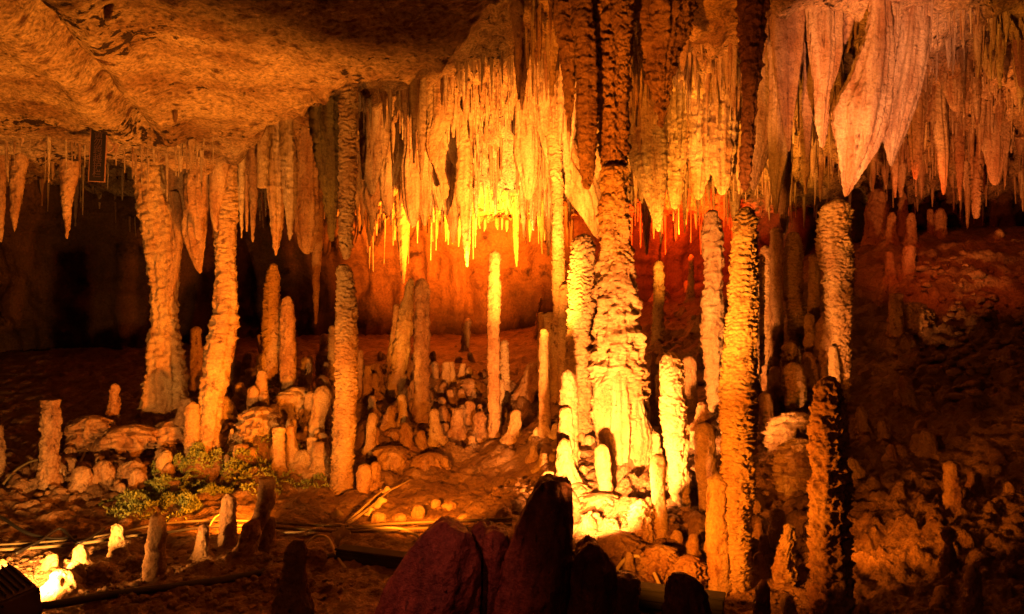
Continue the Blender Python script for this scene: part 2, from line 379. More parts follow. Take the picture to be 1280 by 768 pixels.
def dripstone(secs, D, seed=0, dr=0.9, ring=0.0, rs=0.022, lump=0.0, lf=1.0, flute=0.0, nfl=3.0, rough=0.02, dome_top=None, dome_bot=None, res=None, facets=0, wob=0.02, wave=0.0, lean=0.0):
    """Mesh of a drip stone from outline sections (y, left, right) in photo pixels seen at distance D.
    Returns vertices relative to the axis at the bottom (local), faces and the origin."""
    secs = sorted(secs)
    y = np.array([s[0] for s in secs], float); xl = np.array([s[1] for s in secs], float); xr = np.array([s[2] for s in secs], float)
    res = res or (1.0 if ring >= 0.01 else RES)
    rs = rs * 1.55
    n = int(np.clip((y[-1] - y[0]) / res, 10, 640))
    yy = np.linspace(y[0], y[-1], n)
    wtop = (xr[0] - xl[0]) / 2; wbot = (xr[-1] - xl[-1]) / 2
    if dome_top:   # extra rings in the dome
        k = np.linspace(0, 1, 9)[:-1]; yy = np.r_[y[0] + wtop * dome_top * (1 - np.cos(k * math.pi / 2)), yy[yy > y[0] + wtop * dome_top]]
    if dome_bot:
        k = np.linspace(0, 1, 9)[:-1]; yy = np.r_[yy[yy < y[-1] - wbot * dome_bot], (y[-1] - wbot * dome_bot * (1 - np.cos(k * math.pi / 2)))[::-1]]
    c = (lerp_s(yy, y, xl) + lerp_s(yy, y, xr)) / 2
    hw = np.maximum((lerp_s(yy, y, xr) - lerp_s(yy, y, xl)) / 2, 0.25)
    if dome_top:
        t = np.clip((yy - y[0]) / (wtop * dome_top), 0, 1); hw = hw * np.sqrt(np.maximum(1 - (1 - t) ** 2, 0.0025))
    if dome_bot:
        t = np.clip((y[-1] - yy) / (wbot * dome_bot), 0, 1); hw = hw * np.sqrt(np.maximum(1 - (1 - t) ** 2, 0.0025))
    X = (c - 640) / F * D; Z = CH - (yy - 384) / F * D; R = hw / F * D
    Rm = max(R.max(), 1e-3)
    nseg = int(np.clip(2 * math.pi * np.percentile(hw, 80) / (res * 1.3), 8, 96))
    th = np.linspace(0, 2 * math.pi, nseg, endpoint=False)
    ct, sn = np.cos(th)[None], np.sin(th)[None]
    R2 = R[:, None]; Z2 = Z[:, None]
    so = seed * 13.7
    mult = np.ones((len(yy), nseg))
    if facets:
        rg = random.Random(seed)
        ang = sorted((i + rg.uniform(-0.28, 0.28)) * 2 * math.pi / facets for i in range(facets))
        rad = np.full(nseg, 9.0)
        for a in ang:
            cc = np.cos(th - a)
            rad = np.minimum(rad, np.where(cc > 0.05, rg.uniform(0.8, 1.0) / np.maximum(cc, 0.05), 9))
        rad = np.minimum(rad, 1.25); mult *= rad[None]
    if flute:
        k = nfl / 2
        mult += flute * (vn(ct * k + so, sn * k, Z2 * 0.35 / max(Rm, 0.03) * 0.25 + so, seed) + 0.5 * vn(ct * k * 2.3 + so, sn * k * 2.3, Z2 * 0.12 / max(Rm, 0.03) + so, seed + 3))
    if wave:
        mult += wave * vn(so + Z2 / (Rm * 2.2), 0.5, 0.5, seed + 9) + 0 * ct
    if lump:
        q = lf / (Rm * 0.75)
        mult += lump * (0.7 - 2.2 * np.abs(vn(R2 * ct * q + so, R2 * sn * q, Z2 * q, seed + 21))) + lump * 0.5 * (0.45 - 2 * np.abs(vn(R2 * ct * q * 2.2 + so, R2 * sn * q * 2.2, Z2 * q * 2.2, seed + 22)))
    rr = R2 * np.maximum(mult, 0.1)
    if ring:
        ph = Z2 / rs + 2.2 * vn(Z2 / 0.30 + so, 0.5, 0.5, seed + 35) + 0.9 * vn(R2 * ct / 0.055 + so, R2 * sn / 0.055, Z2 / 0.13, seed + 31) + 0.5 * vn(R2 * ct / 0.022 + so, R2 * sn / 0.022, Z2 / 0.06, seed + 32)
        f = ph - np.floor(ph)
        mk = np.clip(0.45 + 0.9 * np.abs(vn(Z2 / 0.22 + so, ct * 0.8, sn * 0.8, seed + 36)) + 0.9 * vn(R2 * ct / 0.05 + so, R2 * sn / 0.05, Z2 / 0.04, seed + 33), 0.05, 1.3)
        rr = rr + ring * np.minimum(1, R2 / (Rm * 0.4)) * ((f - 0.45) * 1.8 * mk + 0.35 * vn(R2 * ct / 0.014, R2 * sn / 0.014, Z2 / 0.010, seed + 34))
    if rough:
        s = 0.02
        rr = rr + (rough * Rm + 0.0025) * (fbm(R2 * ct / 0.03 + so, R2 * sn / 0.03, Z2 / 0.03, seed + 41, 2) + 0.8 * (0.4 - np.abs(vn(R2 * ct / 0.06 + so, R2 * sn / 0.06, Z2 / 0.06, seed + 43))))
    wx = wob * Rm * vn(so, Z / (Rm * 3) + so, 0.3, seed + 51); wy = wob * 2 * Rm * vn(so + 9, Z / (Rm * 4), 0.3, seed + 52)
    vx = X[:, None] + wx[:, None] + rr * ct
    vy = D + wy[:, None] + rr * sn * dr + 0 * vx
    vz = Z2 + 0 * vx
    v = np.stack([vx, vy, vz], -1).reshape(-1, 3)
    q = grid_faces(len(yy), nseg, True)[:, ::-1]
    nv = len(v)
    v = np.vstack([v, [[X[0], D, Z[0] + R[0] * 0.08], [X[-1], D, Z[-1] - R[-1] * 0.08]]])
    j = np.arange(nseg); j2 = (j + 1) % nseg
    t1 = np.stack([np.full(nseg, nv), j, j2], -1)[:, ::-1]
    b0 = (len(yy) - 1) * nseg
    t2 = np.stack([np.full(nseg, nv + 1), b0 + j, b0 + j2], -1)
    NF[0] += len(q)
    return v, q, np.vstack([t1[:, ::-1], t2[:, ::-1]]), np.array([X[-1], D, Z[-1]]), np.array([X[0], D, Z[0]])

SEED = [100]
def nxt():
    SEED[0] += 1; return SEED[0]

def build_part(name, secs, D, mat, parent, **k):
    v, q, t, bo, to = dripstone(secs, D, nxt(), **k)
    o = link(name, make_mesh(name, v - np.array(parent.location if parent else bo), q, t), M[mat], parent)
    if parent is None: o.location = bo
    return o

def stalagmite(label, secs, base=None, D=None, mat='calcite', group=None, name='stalagmite', cat='stalagmite', dy=0.25, **k):
    """base=(x, y): where it meets the floor in the photo; the distance follows from the floor there"""
    secs = sorted(secs)
    base = base or ((secs[-1][1] + secs[-1][2]) / 2, secs[-1][0])
    D = D or hit_floor(*base)
    w = secs[-1][2] - secs[-1][1]; cx = (secs[-1][1] + secs[-1][2]) / 2
    ext = dy * F / D
    secs = secs + [(max(secs[-1][0], base[1]) + ext, cx - w * 0.54, cx + w * 0.54)]
    k.setdefault('dome_top', 0.9 + 0.5 * ((SEED[0] * 37) % 10) / 10); k.setdefault('rough', 0.07); k.setdefault('wave', 0.08); k['lump'] = k.get('lump', 0.03) + 0.03; k.setdefault('wob', 0.06)
    v, q, t, bo, to = dripstone(secs, D, nxt(), **k)
    o = link(name, make_mesh(name, v - bo, q, t), M[mat], None, bo)
    return tag(o, label, cat, group)

def sg(label, xt, yt, wt, xb, yb, wb, **k):
    """a simple stalagmite: top centre, top width, base centre, base width"""
    r = random.Random(int(xt * 31 + yt * 17))
    h = yb - yt; small = h < 60
    if small:
        xt += r.uniform(-0.12, 0.12) * h; wt *= r.uniform(0.7, 1.15)
        k.setdefault('lump', 0.04); k['lump'] += r.uniform(0, 0.07)
        if r.random() < 0.25: k.setdefault('dome_top', 0.45)
    def at(f, w):
        c = xt + (xb - xt) * f; return (yt + h * f, c - w / 2, c + w / 2)
    a = 0.62 + r.uniform(-0.15, 0.15)
    secs = [at(0, wt), at(0.35, wt * a + wb * (1 - a)), at(0.62, wt * 0.35 + wb * 0.65 * r.uniform(0.92, 1.05)), at(0.86, wb), at(1.0, wb * (1.28 if small else 1.12)), at(1.0 + 5.0 / h, wb * (1.7 if small else 1.3))]
    return stalagmite(label, secs, k.pop('base', (xb, yb)), **k)

def stalactite(label, secs, D=None, mat='drape', group=None, name='stalactite', cat='stalactite', up=True, **k):
    secs = sorted(secs)
    cx = (secs[0][1] + secs[0][2]) / 2
    D = D or hit_ceil(cx, secs[0][0])
    if up:
        zc = float(ceil_z(np.array([(cx - 640) / F * D]), np.array([D]))[0]) + 0.12
        ytop = 384 - (zc - CH) / D * F
        if ytop < secs[0][0] - 1:
            w = (secs[0][2] - secs[0][1]) * (1.12 if k.pop('flare', True) else 1.0)
            secs = [(ytop, cx - w / 2, cx + w / 2)] + secs
    k.pop('flare', None)
    k.setdefault('dome_bot', 1.4); k.setdefault('rough', 0.07); k.setdefault('lump', 0.06)
    v, q, t, bo, to = dripstone(secs, D, nxt(), **k)
    o = link(name, make_mesh(name, v - to, q, t), M[mat], None, to)
    return tag(o, label, cat, group)

# ---------------------------------------------------------------- the cave itself
def px_grid(p0, p1, n, d0, d1, m):
    px = np.linspace(p0, p1, n); d = np.geomspace(d0, d1, m)
    Y, PX = np.meshgrid(d, px, indexing='ij')
    return (PX - 640) / F * Y, Y

X, Y = px_grid(-750, 2030, 900, 1.5, 16.5, 820)
Z = floor_rbf(X, Y)
d1, r1 = worley(X * 3.2 + 0.3 * vn(X * 3, Y * 3, 0, 4), Y * 3.2, 5)
d2, r2 = worley(X * 8.5, Y * 8.5, 8)
def blob(px, py, rad):
    d = hit_floor(px, py); q = P(px, py, d)
    return np.exp(-(((X - q[0]) ** 2 + (Y - q[1]) ** 2) / (rad * rad)))
mound = np.clip(blob(120, 570, 1.0) + blob(250, 560, 0.9) + blob(360, 530, 1.1) + blob(560, 500, 1.1) + 1.2 * blob(780, 640, 0.8) + blob(870, 650, 0.6) + 1.2 * blob(1000, 560, 0.5) + 0.3 * blob(1110, 620, 0.7) + blob(1210, 420, 1.6) + blob(840, 420, 1.4), 0, 1.3)
dome1 = np.sqrt(np.clip(1 - (d1 / 0.62) ** 2, 0, 1)); dome2 = np.sqrt(np.clip(1 - (d2 / 0.6) ** 2, 0, 1))
wet = np.clip(blob(1110, 640, 0.75) + blob(1130, 690, 0.6), 0, 1)
Z = Z + mound * (0.12 * dome1 * (0.3 + r1) + 0.06 * dome2 * (0.3 + r2) - 0.07) + 0.05 * fbm(X * 1.3, Y * 1.3, 0, 2, 4) + 0.045 * fbm(X * 7, Y * 7, 0, 3, 4, 0.65) + 0.02 * (0.35 - np.abs(fbm(X * 13, Y * 13, 0, 6, 3, 0.6))) + 0.012 * dome2 * (1 - np.clip(mound, 0, 1)) * (r2 > 0.55)
Z = Z + wet * (0.035 * dome2 * (0.3 + r2) + 0.035 * (1 - 2 * np.abs(vn(X * 9, Y * 9, 0, 77)))) + wet * 0.05 * fbm(X * 15, Y * 15, 0, 78, 4, 0.65)
ledge = blob(1220, 350, 2.2)
Z = Z + ledge * 0.10 * np.abs(fbm(X * 1.2 + Y * 0.5, Y * 5.0, 0, 31, 3)) * 2
floor = link('cave_floor', make_mesh('cave_floor', np.stack([X, Y, Z], -1).reshape(-1, 3), grid_faces(*X.shape)), M['floor'])
floor['kind'] = 'structure'

X, Y = px_grid(-750, 2030, 820, 1.2, 16.0, 820)
Z, SD = ceil_base(X, Y)
inside = sstep(0.05, -0.25, SD)
Z = Z + (0.06 * fbm(X * 0.9, Y * 0.9, 0, 11, 3) + 0.034 * fbm(X * 5, Y * 5, 0, 12, 4, 0.6) + 0.016 * fbm(X * 22, Y * 22, 0, 13, 3, 0.7)) * (0.5 + 0.5 * inside)
a0, a1 = P(40, 0, 3.75)[:2], P(180, 165, 6.2)[:2]        # the old joint that crosses the ceiling
tt = np.clip(((X - a0[0]) * (a1[0] - a0[0]) + (Y - a0[1]) * (a1[1] - a0[1])) / np.sum((a1 - a0) ** 2), -0.4, 1)
dj = np.hypot(X - a0[0] - tt * (a1[0] - a0[0]), Y - a0[1] - tt * (a1[1] - a0[1])) + 0.03 * fbm(X * 4, Y * 4, 0, 15, 2)
Z = Z + 0.09 * np.exp(-(dj / 0.06) ** 2) - 0.07 * np.exp(-((dj - 0.18) / 0.12) ** 2)
Z = Z - (1 - inside) * (0.16 * np.abs(fbm(X * 3, Y * 1.4, 0, 17, 4)) + 0.10 * np.clip(vn(X * 8, Y * 8, 0, 18), 0, 1))
ceil = link('cave_ceiling', make_mesh('cave_ceiling', np.stack([X, Y, Z], -1).reshape(-1, 3), grid_faces(*X.shape)[:, ::-1]), M['ceil'])
ceil['kind'] = 'structure'

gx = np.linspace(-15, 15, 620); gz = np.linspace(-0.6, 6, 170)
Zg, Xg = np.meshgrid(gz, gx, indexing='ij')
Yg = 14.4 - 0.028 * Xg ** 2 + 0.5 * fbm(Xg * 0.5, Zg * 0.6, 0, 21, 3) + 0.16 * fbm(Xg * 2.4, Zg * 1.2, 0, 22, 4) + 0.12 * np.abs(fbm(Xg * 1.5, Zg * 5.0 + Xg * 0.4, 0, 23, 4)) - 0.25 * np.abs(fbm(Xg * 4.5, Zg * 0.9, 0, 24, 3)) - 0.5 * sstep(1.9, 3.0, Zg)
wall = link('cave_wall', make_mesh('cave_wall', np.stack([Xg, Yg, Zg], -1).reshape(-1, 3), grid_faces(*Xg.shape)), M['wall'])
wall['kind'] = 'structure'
# ---------------------------------------------------------------- pillars that join roof and floor
def pillar(label, secs, base, mat, parts, D=None, k=None, name='cave_pillar'):
    D = D or hit_floor(*base)
    o = empty(name, tuple(P(base[0], base[1], D)), label, 'column')
    for pname, psecs, pmat, pk, dd in parts:
        build_part(pname, psecs, D + dd, pmat, o, **pk)
    return o, D
RK = dict(ring=0.010, rs=0.030, lump=0.08, rough=0.03)

pillar('broad ochre pillar with a smooth bulging shoulder and folded side strand, under the ceiling lip',
       None, (205, 532), None, [
    ('shaft', [(120, 182, 204), (196, 180, 205), (205, 177, 207), (215, 172, 212), (240, 172, 217), (280, 178, 223), (320, 186, 222), (360, 190, 219), (400, 190, 220), (440, 186, 224), (480, 183, 229), (510, 180, 232), (535, 172, 240), (570, 164, 246)], 'calcite',
     dict(flute=0.22, nfl=5, lump=0.12, rough=0.08, dr=0.95), 0),
    ('side_strand', [(130, 210, 236), (196, 206, 237), (215, 205, 237), (245, 209, 234), (275, 211, 231), (310, 212, 227), (345, 208, 222), (372, 206, 216)], 'ochre', dict(flute=0.2, nfl=4, rough=0.06, dome_bot=1.0), -0.05),
    ('hanging_flake', [(240, 212, 224), (270, 216, 228), (300, 219, 226), (313, 222, 224)], 'ochre', dict(flute=0.15), -0.12),
])
pillar('bright ridged pillar leaning to one side, its foot among the mossy stalagmites',
       None, (260, 576), None, [
    ('shaft', [(120, 284, 302), (195, 283, 303), (215, 274, 300), (240, 271, 298), (270, 269, 297), (300, 269, 296), (330, 271, 294), (360, 269, 297), (400, 265, 298), (440, 258, 292), (480, 253, 284), (520, 249, 276), (570, 245, 272), (610, 242, 275)], 'ringed',
     dict(ring=0.008, rs=0.028, lump=0.12, flute=0.14, nfl=5, rough=0.06), 0),
    ('hanging_drape', [(150, 262, 284), (205, 262, 286), (235, 262, 282), (265, 263, 276), (290, 268, 275)], 'drape', dict(flute=0.2, nfl=4, dome_bot=1.2), -0.08),
])
D4 = 7.25
piv, _ = pillar('massive central pillar with lumpy white-lit foot, dark ridged neck and long hanging upper shaft',
       None, (775, 605), None, [
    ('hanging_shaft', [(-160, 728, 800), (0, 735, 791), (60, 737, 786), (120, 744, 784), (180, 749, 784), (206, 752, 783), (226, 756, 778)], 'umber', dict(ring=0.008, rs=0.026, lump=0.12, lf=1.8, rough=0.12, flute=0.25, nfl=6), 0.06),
    ('standing_shaft', [(205, 754, 782), (240, 750, 785), (275, 749, 788), (310, 749, 791), (340, 746, 795), (356, 745, 797), (400, 745, 799), (425, 743, 803), (445, 741, 803), (480, 741, 806), (520, 744, 806), (550, 750, 803), (580, 757, 800), (640, 755, 802)], 'ringed',
     dict(ring=0.010, rs=0.05, lump=0.2, lf=1.2, rough=0.07, wave=0.05, dome_top=0.7, flute=0.08), 0),
    ('flowstone_fin', [(455, 764, 782), (500, 762, 788), (540, 758, 791), (575, 765, 788), (600, 772, 786), (613, 776, 781)], 'calcite', dict(flute=0.25, nfl=5, dome_bot=1.2, rough=0.04, dome_top=2.0, lump=0.06), -0.14),
    ('flowstone_fin', [(480, 780, 798), (520, 782, 806), (548, 782, 812), (575, 781, 810), (592, 782, 800), (606, 783, 789)], 'calcite', dict(flute=0.3, nfl=6, dome_bot=1.2, lump=0.08, dome_top=2.0, dr=0.7), -0.10),
    ('flowstone_fin', [(470, 744, 764), (510, 742, 770), (535, 746, 768), (552, 748, 762)], 'calcite', dict(flute=0.25, nfl=5, dome_bot=1.0, lump=0.08, dome_top=2.0), -0.10),
    ('flowstone_skirt', [(528, 792, 806), (545, 790, 820), (565, 788, 828), (580, 792, 828), (590, 800, 824)], 'calcite', dict(flute=0.25, lump=0.16, dome_bot=0.8, dome_top=0.9, dr=0.7), -0.05),
], D=D4)
pillar('slim pale pillar reaching the glowing fringe, behind the twin ridged stalagmites', None, (697, 500), None, [
    ('shaft', [(100, 676, 710), (160, 682, 704), (205, 686, 702), (240, 690, 704), (270, 691, 704), (300, 690, 705), (340, 690, 706), (390, 691, 706), (450, 690, 707), (530, 688, 709)], 'ringed', dict(ring=0.010, rs=0.05, lump=0.05, wave=0.12, rough=0.03), 0),
    ('side_nub', [(355, 700, 711), (400, 698, 712), (470, 697, 713), (520, 697, 712)], 'ringed', dict(ring=0.01, rs=0.05, dome_top=0.9), -0.12),
], D=9.3)

# ---------------------------------------------------------------- tall stalagmites
RG = dict(mat='ringed', ring=0.012, rs=0.024, lump=0.05)
stalagmite('tall orange ridged stalagmite standing right under a hanging one, nearly touching its tip', [(330, 423, 437), (345, 421, 441), (400, 420, 446), (470, 419, 446), (540, 417, 444), (612, 413, 441)], **RG)
stalagmite('fat scaly stalagmite with shelf-like ridges, pressed against the massive central pillar', [(292, 720, 738), (310, 714, 742), (360, 711, 742), (420, 709, 741), (480, 707, 741), (548, 706, 739)], (722, 552), **{**RG, 'ring': 0.018, 'rs': 0.032})
stalagmite('lumpy yellow flow stalagmite at the foot of the fat scaly one', [(462, 702, 716), (490, 699, 720), (540, 697, 722), (600, 695, 722)], (708, 606), mat='calcite', lump=0.06, ring=0.006)
stalagmite('short rounded stalagmite with dark cap fronting the yellow flow', [(508, 700, 716), (550, 697, 718), (600, 695, 720)], (707, 612), mat='calcite', lump=0.05)
stalagmite('round-topped stub bulging from the mound left of the pillar foot', [(548, 698, 714), (570, 696, 718), (604, 695, 728), (620, 694, 740)], (712, 622), mat='calcite', lump=0.07)
stalagmite('tallest scaly stalagmite, golden and densely ridged, in front of the red glow', [(258, 927, 941), (275, 919, 945), (320, 914, 946), (380, 910, 946), (440, 904, 944), (520, 901, 944), (600, 902, 942), (680, 906, 939), (738, 908, 937)], (922, 741), **{**RG, 'ring': 0.011, 'rs': 0.019, 'lump': 0.05})
stalagmite('bent orange stalagmite with knobbly waist, behind the tallest scaly one', [(262, 884, 898), (300, 878, 904), (340, 882, 904), (360, 880, 903), (395, 876, 903), (420, 877, 903), (460, 880, 903), (512, 884, 901)], (892, 516), mat='calcite', lump=0.15, ring=0.007, rs=0.04, flute=0.1)
stalagmite('thick yellow stalagmite with ribbed shoulder and broad foot, beside the white one', [(440, 831, 848), (460, 825, 853), (500, 825, 857), (560, 831, 860), (634, 838, 862)], (850, 634), mat='calcite', ring=0.010, rs=0.035, lump=0.05)
stalagmite('blunt bright stalagmite topped by a small red-lit knob', [(528, 868, 895), (560, 868, 895), (620, 873, 898), (655, 876, 900)], (886, 656), mat='calcite', ring=0.005, rs=0.04, lump=0.03)
stalagmite('two-tiered smooth stalagmite with glaring upper tier, left of the tallest scaly one', [(592, 888, 908), (604, 885, 911), (640, 884, 912), (672, 884, 912), (682, 884, 914), (710, 885, 915), (742, 885, 915)], (900, 744), mat='calcite', lump=0.03, ring=0.004, rs=0.05, wave=0.04)
stalagmite('white-hot slender stalagmite right in front of the pillar hollow', [(567, 815, 832), (585, 812, 833), (610, 814, 832), (640, 814, 834), (684, 816, 834)], (825, 686), mat='calcite', lump=0.04, wave=0.05)
stalagmite('white stubby stalagmite with banded waist under the pillar fins', [(555, 744, 760), (570, 742, 763), (590, 744, 764), (618, 748, 766)], (757, 620), mat='calcite', ring=0.006, rs=0.05, lump=0.05)
stalagmite('dark rugged stalagmite with one glowing edge, tall against the wet slope', [(470, 1030, 1044), (485, 1021, 1052), (520, 1018, 1057), (560, 1016, 1059), (620, 1014, 1060), (700, 1013, 1062), (790, 1011, 1064)], D=4.75, mat='ochre', ring=0.012, rs=0.04, lump=0.16, lf=1.3, rough=0.06, flute=0.1)
stalagmite('thick club-headed ridged stalagmite beneath the great drapery tip', [(248, 1034, 1056), (262, 1027, 1063), (300, 1024, 1064), (340, 1028, 1064), (400, 1035, 1062), (470, 1043, 1062), (500, 1045, 1062)], (1052, 503), **{**RG, 'ring': 0.018, 'rs': 0.034, 'lump': 0.09, 'flute': 0.12})
stalagmite('smooth orange round-topped stalagmite in the cluster right of the tallest one', [(307, 951, 963), (330, 948, 966), (400, 946, 966), (470, 945, 967)], (956, 474), **RG)
stalagmite('narrow reddish stalagmite between the smooth orange one and the banded one', [(284, 963, 977), (320, 962, 979), (400, 963, 979), (485, 963, 979)], (971, 488), mat='ochre', lump=0.1, wave=0.1)
stalagmite('banded grey-brown stalagmite with stepped waist in the right-hand cluster', [(290, 984, 1000), (320, 981, 1003), (372, 980, 1003), (382, 984, 1008), (420, 986, 1009), (440, 990, 1012)], (1000, 470), **{**RG, 'ring': 0.014})
stalagmite('squat ridged golden stalagmite standing on the pale rock ledge', [(453, 984, 1001), (470, 981, 1006), (500, 981, 1008), (522, 984, 1009)], (996, 524), **{**RG, 'ring': 0.010, 'rs': 0.03})
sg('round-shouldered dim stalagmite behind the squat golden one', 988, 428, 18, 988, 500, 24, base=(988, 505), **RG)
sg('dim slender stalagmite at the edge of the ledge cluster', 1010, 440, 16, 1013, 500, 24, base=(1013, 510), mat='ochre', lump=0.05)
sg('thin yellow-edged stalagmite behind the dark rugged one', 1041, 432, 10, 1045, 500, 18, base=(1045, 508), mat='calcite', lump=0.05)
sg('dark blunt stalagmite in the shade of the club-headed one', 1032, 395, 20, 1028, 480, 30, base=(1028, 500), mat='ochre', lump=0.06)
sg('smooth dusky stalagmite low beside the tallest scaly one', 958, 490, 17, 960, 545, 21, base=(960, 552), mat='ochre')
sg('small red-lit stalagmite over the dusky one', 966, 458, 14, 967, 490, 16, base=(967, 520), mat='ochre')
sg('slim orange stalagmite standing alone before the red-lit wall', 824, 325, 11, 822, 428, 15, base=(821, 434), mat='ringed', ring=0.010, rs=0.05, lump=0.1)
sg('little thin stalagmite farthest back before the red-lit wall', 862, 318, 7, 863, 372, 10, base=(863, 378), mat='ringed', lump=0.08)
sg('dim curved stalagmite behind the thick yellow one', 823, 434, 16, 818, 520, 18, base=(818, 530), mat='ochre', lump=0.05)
sg('small orange round stalagmite between the thick yellow one and the bent one', 861, 445, 17, 862, 505, 18, base=(862, 512), mat='ochre')
sg('tiny red knob perched above the blunt bright stalagmite', 877, 502, 16, 877, 530, 20, D=6.25, mat='ochre', dy=0.02, ring=0.006)
sg('short pale nub squeezed between the thick yellow and blunt bright stalagmites', 864, 533, 10, 863, 552, 12, base=(863, 560), mat='calcite')
sg('smooth upright stalagmite in the gap right of the tallest scaly one', 972, 635, 20, 974, 690, 24, base=(973, 694), mat='calcite', lump=0.03)
stalagmite('knobbly stacked stalagmite with ribbed top by the gap', [(655, 979, 995), (668, 977, 996), (690, 972, 992), (715, 967, 995), (728, 966, 996)], (982, 730), mat='calcite', lump=0.16, ring=0.012, rs=0.04)
sg('rounded bright nub below the knobbly stacked stalagmite', 985, 742, 18, 986, 772, 24, base=(986, 780), mat='calcite')
sg('small dim nub left of the smooth upright stalagmite', 953, 668, 10, 953, 690, 13, base=(953, 700), mat='ochre')
sg('low twin-headed nub in the shaded gap', 950, 690, 12, 951, 712, 18, base=(950, 720), mat='ochre', lump=0.1)
sg('dark pointed rock stump at the front edge beside the tallest stalagmite', 953, 725, 13, 952, 790, 30, D=4.55, mat='slab', lump=0.12, name='rock_stump', cat='rock')

# ---------------------------------------------------------------- stalagmites of the left and middle mounds
stalagmite('flat-topped broken stalagmite standing apart at the dark end of the cave', [(499, 54, 75), (503, 53, 75), (520, 54, 76), (560, 51, 74), (588, 49, 76), (606, 48, 78)], (62, 608), mat='ochre', ring=0.012, rs=0.05, lump=0.1, dome_top=0.12)
stalagmite('spindly stalagmite on a lumpy stepped foot, against the black cave', [(479, 139, 148), (500, 136, 150), (517, 134, 150), (524, 131, 151), (545, 131, 152)], (142, 548), mat='ochre', lump=0.12, ring=0.01, rs=0.05)
sg('half-seen orange stalagmite at the very edge of the view', -2, 530, 14, -3, 585, 18, base=(-3, 592), mat='ochre', lump=0.06)
sg('lone dim stalagmite between the two leaning pillars', 245, 408, 13, 247, 486, 16, base=(247, 495), mat='ochre', lump=0.06, ring=0.006)
stalagmite('tall tapering orange stalagmite, higher of the two behind the mossy mound', [(329, 336, 346), (345, 333, 349), (380, 330, 351), (420, 329, 352), (490, 330, 351)], (340, 494), **RG)
stalagmite('second tapering stalagmite, paler and shorter neighbour of the tall orange one', [(370, 354, 363), (385, 351, 367), (420, 350, 369), (500, 351, 371)], (361, 503), mat='ochre', lump=0.08, ring=0.008, rs=0.022)
sg('small spur stalagmite clinging to the tall orange one', 329, 418, 7, 330, 470, 10, base=(330, 490), mat='ochre')
sg('slender bright stalagmite below the tapering pair', 327, 462, 13, 326, 526, 17, base=(326, 528), mat='ringed', ring=0.006, rs=0.03)
stalagmite('upright yellow stalagmite at the foot of the leaning pillar', [(502, 235, 248), (515, 231, 250), (545, 230, 249), (580, 231, 246)], (238, 582), mat='ringed', ring=0.005, lump=0.05)
sg('dimmer leaning stalagmite between the broad pillar and the upright yellow one', 231, 497, 14, 223, 556, 20, base=(223, 560), mat='ochre', lump=0.05)
sg('small knob below the broad pillar', 206, 563, 16, 203, 590, 20, base=(203, 594), mat='calcite')
sg('smooth dusky double stalagmite behind the leaning pillar, taller half', 308, 440, 12, 307, 474, 17, base=(307, 485), mat='ochre')
sg('smooth dusky double stalagmite behind the leaning pillar, shorter half', 298, 450, 12, 297, 474, 15, base=(297, 486), mat='ochre')
sg('blunt stalagmite left of the slender bright one', 303, 478, 14, 302, 510, 16, base=(302, 514), mat='calcite', lump=0.05)
sg('stout short stalagmite right of the slender bright one', 340, 505, 15, 340, 532, 17, base=(340, 536), mat='calcite', lump=0.05)
sg('mid-height rounded stalagmite low on the mossy mound', 349, 533, 15, 348, 584, 17, base=(348, 589), mat='ringed', ring=0.005, lump=0.04)
sg('small blunt stalagmite hugging the second tapering one', 360, 468, 13, 357, 502, 17, base=(357, 506), mat='calcite', lump=0.04)
sg('thin light stalagmite close behind the tall orange ridged one', 416, 407, 9, 414, 474, 12, base=(414, 485), mat='calcite', ring=0.005)
sg('tiny dim stalagmite poking up above the mound crest', 385, 444, 11, 385, 470, 13, base=(385, 480), mat='ochre')
sg('shadowed egg-shaped stalagmite high on the crest', 405, 417, 11, 405, 440, 11, base=(405, 468), mat='ochre')
sg('shadowed thin stalagmite below the egg-shaped one', 407, 452, 8, 406, 480, 10, base=(406, 488), mat='ochre')
sg('dark narrow stalagmite behind the tall orange ridged one, on its far side', 452, 437, 10, 452, 490, 13, base=(452, 500), mat='ochre')
sg('second dark narrow stalagmite behind the tall orange ridged one', 458, 456, 9, 458, 500, 12, base=(458, 508), mat='ochre')
stalagmite('hunched stalagmite with a knobbly head left of the tall orange ridged one', [(482, 397, 412), (495, 392, 414), (510, 391, 412), (535, 387, 406), (560, 386, 406)], (396, 566), mat='calcite', lump=0.12)
sg('rounded stump at the foot of the hunched stalagmite', 401, 552, 18, 401, 585, 26, base=(401, 590), mat='calcite', lump=0.08)
stalagmite('golden leaning stalagmite, brightest on the middle mound', [(348, 509, 518), (370, 503, 517), (400, 497, 516), (430, 492, 513), (460, 488, 508), (487, 485, 506)], (496, 490), mat='calcite', lump=0.12, ring=0.005, rs=0.03, flute=0.1)
stalagmite('straight red-orange stalagmite just right of the golden leaning one', [(348, 521, 534), (370, 518, 537), (420, 518, 537), (480, 518, 537), (520, 516, 537)], (527, 524), mat='ochre', lump=0.12, ring=0.006, rs=0.03)
sg('dark sliver of stalagmite behind the golden leaning one', 496, 380, 8, 492, 440, 12, base=(492, 486), mat='ochre')
stalagmite('very slim orange stalagmite, tall and knotted, rising from the middle mound', [(313, 612, 624), (325, 611, 626), (380, 610, 626), (400, 609, 625), (470, 609, 625), (545, 610, 625)], (618, 547), mat='ochre', wave=0.14, lump=0.1, ring=0.004, rs=0.03)
sg('dull shorter stalagmite behind the very slim orange one', 631, 425, 10, 631, 500, 14, base=(631, 512), **RG)
sg('needle-thin pale stalagmite beside the very slim orange one', 628, 474, 6, 627, 510, 8, base=(627, 530), mat='calcite')
sg('short cone-footed stalagmite right of the very slim orange one', 642, 512, 13, 642, 546, 20, base=(642, 550), mat='calcite')
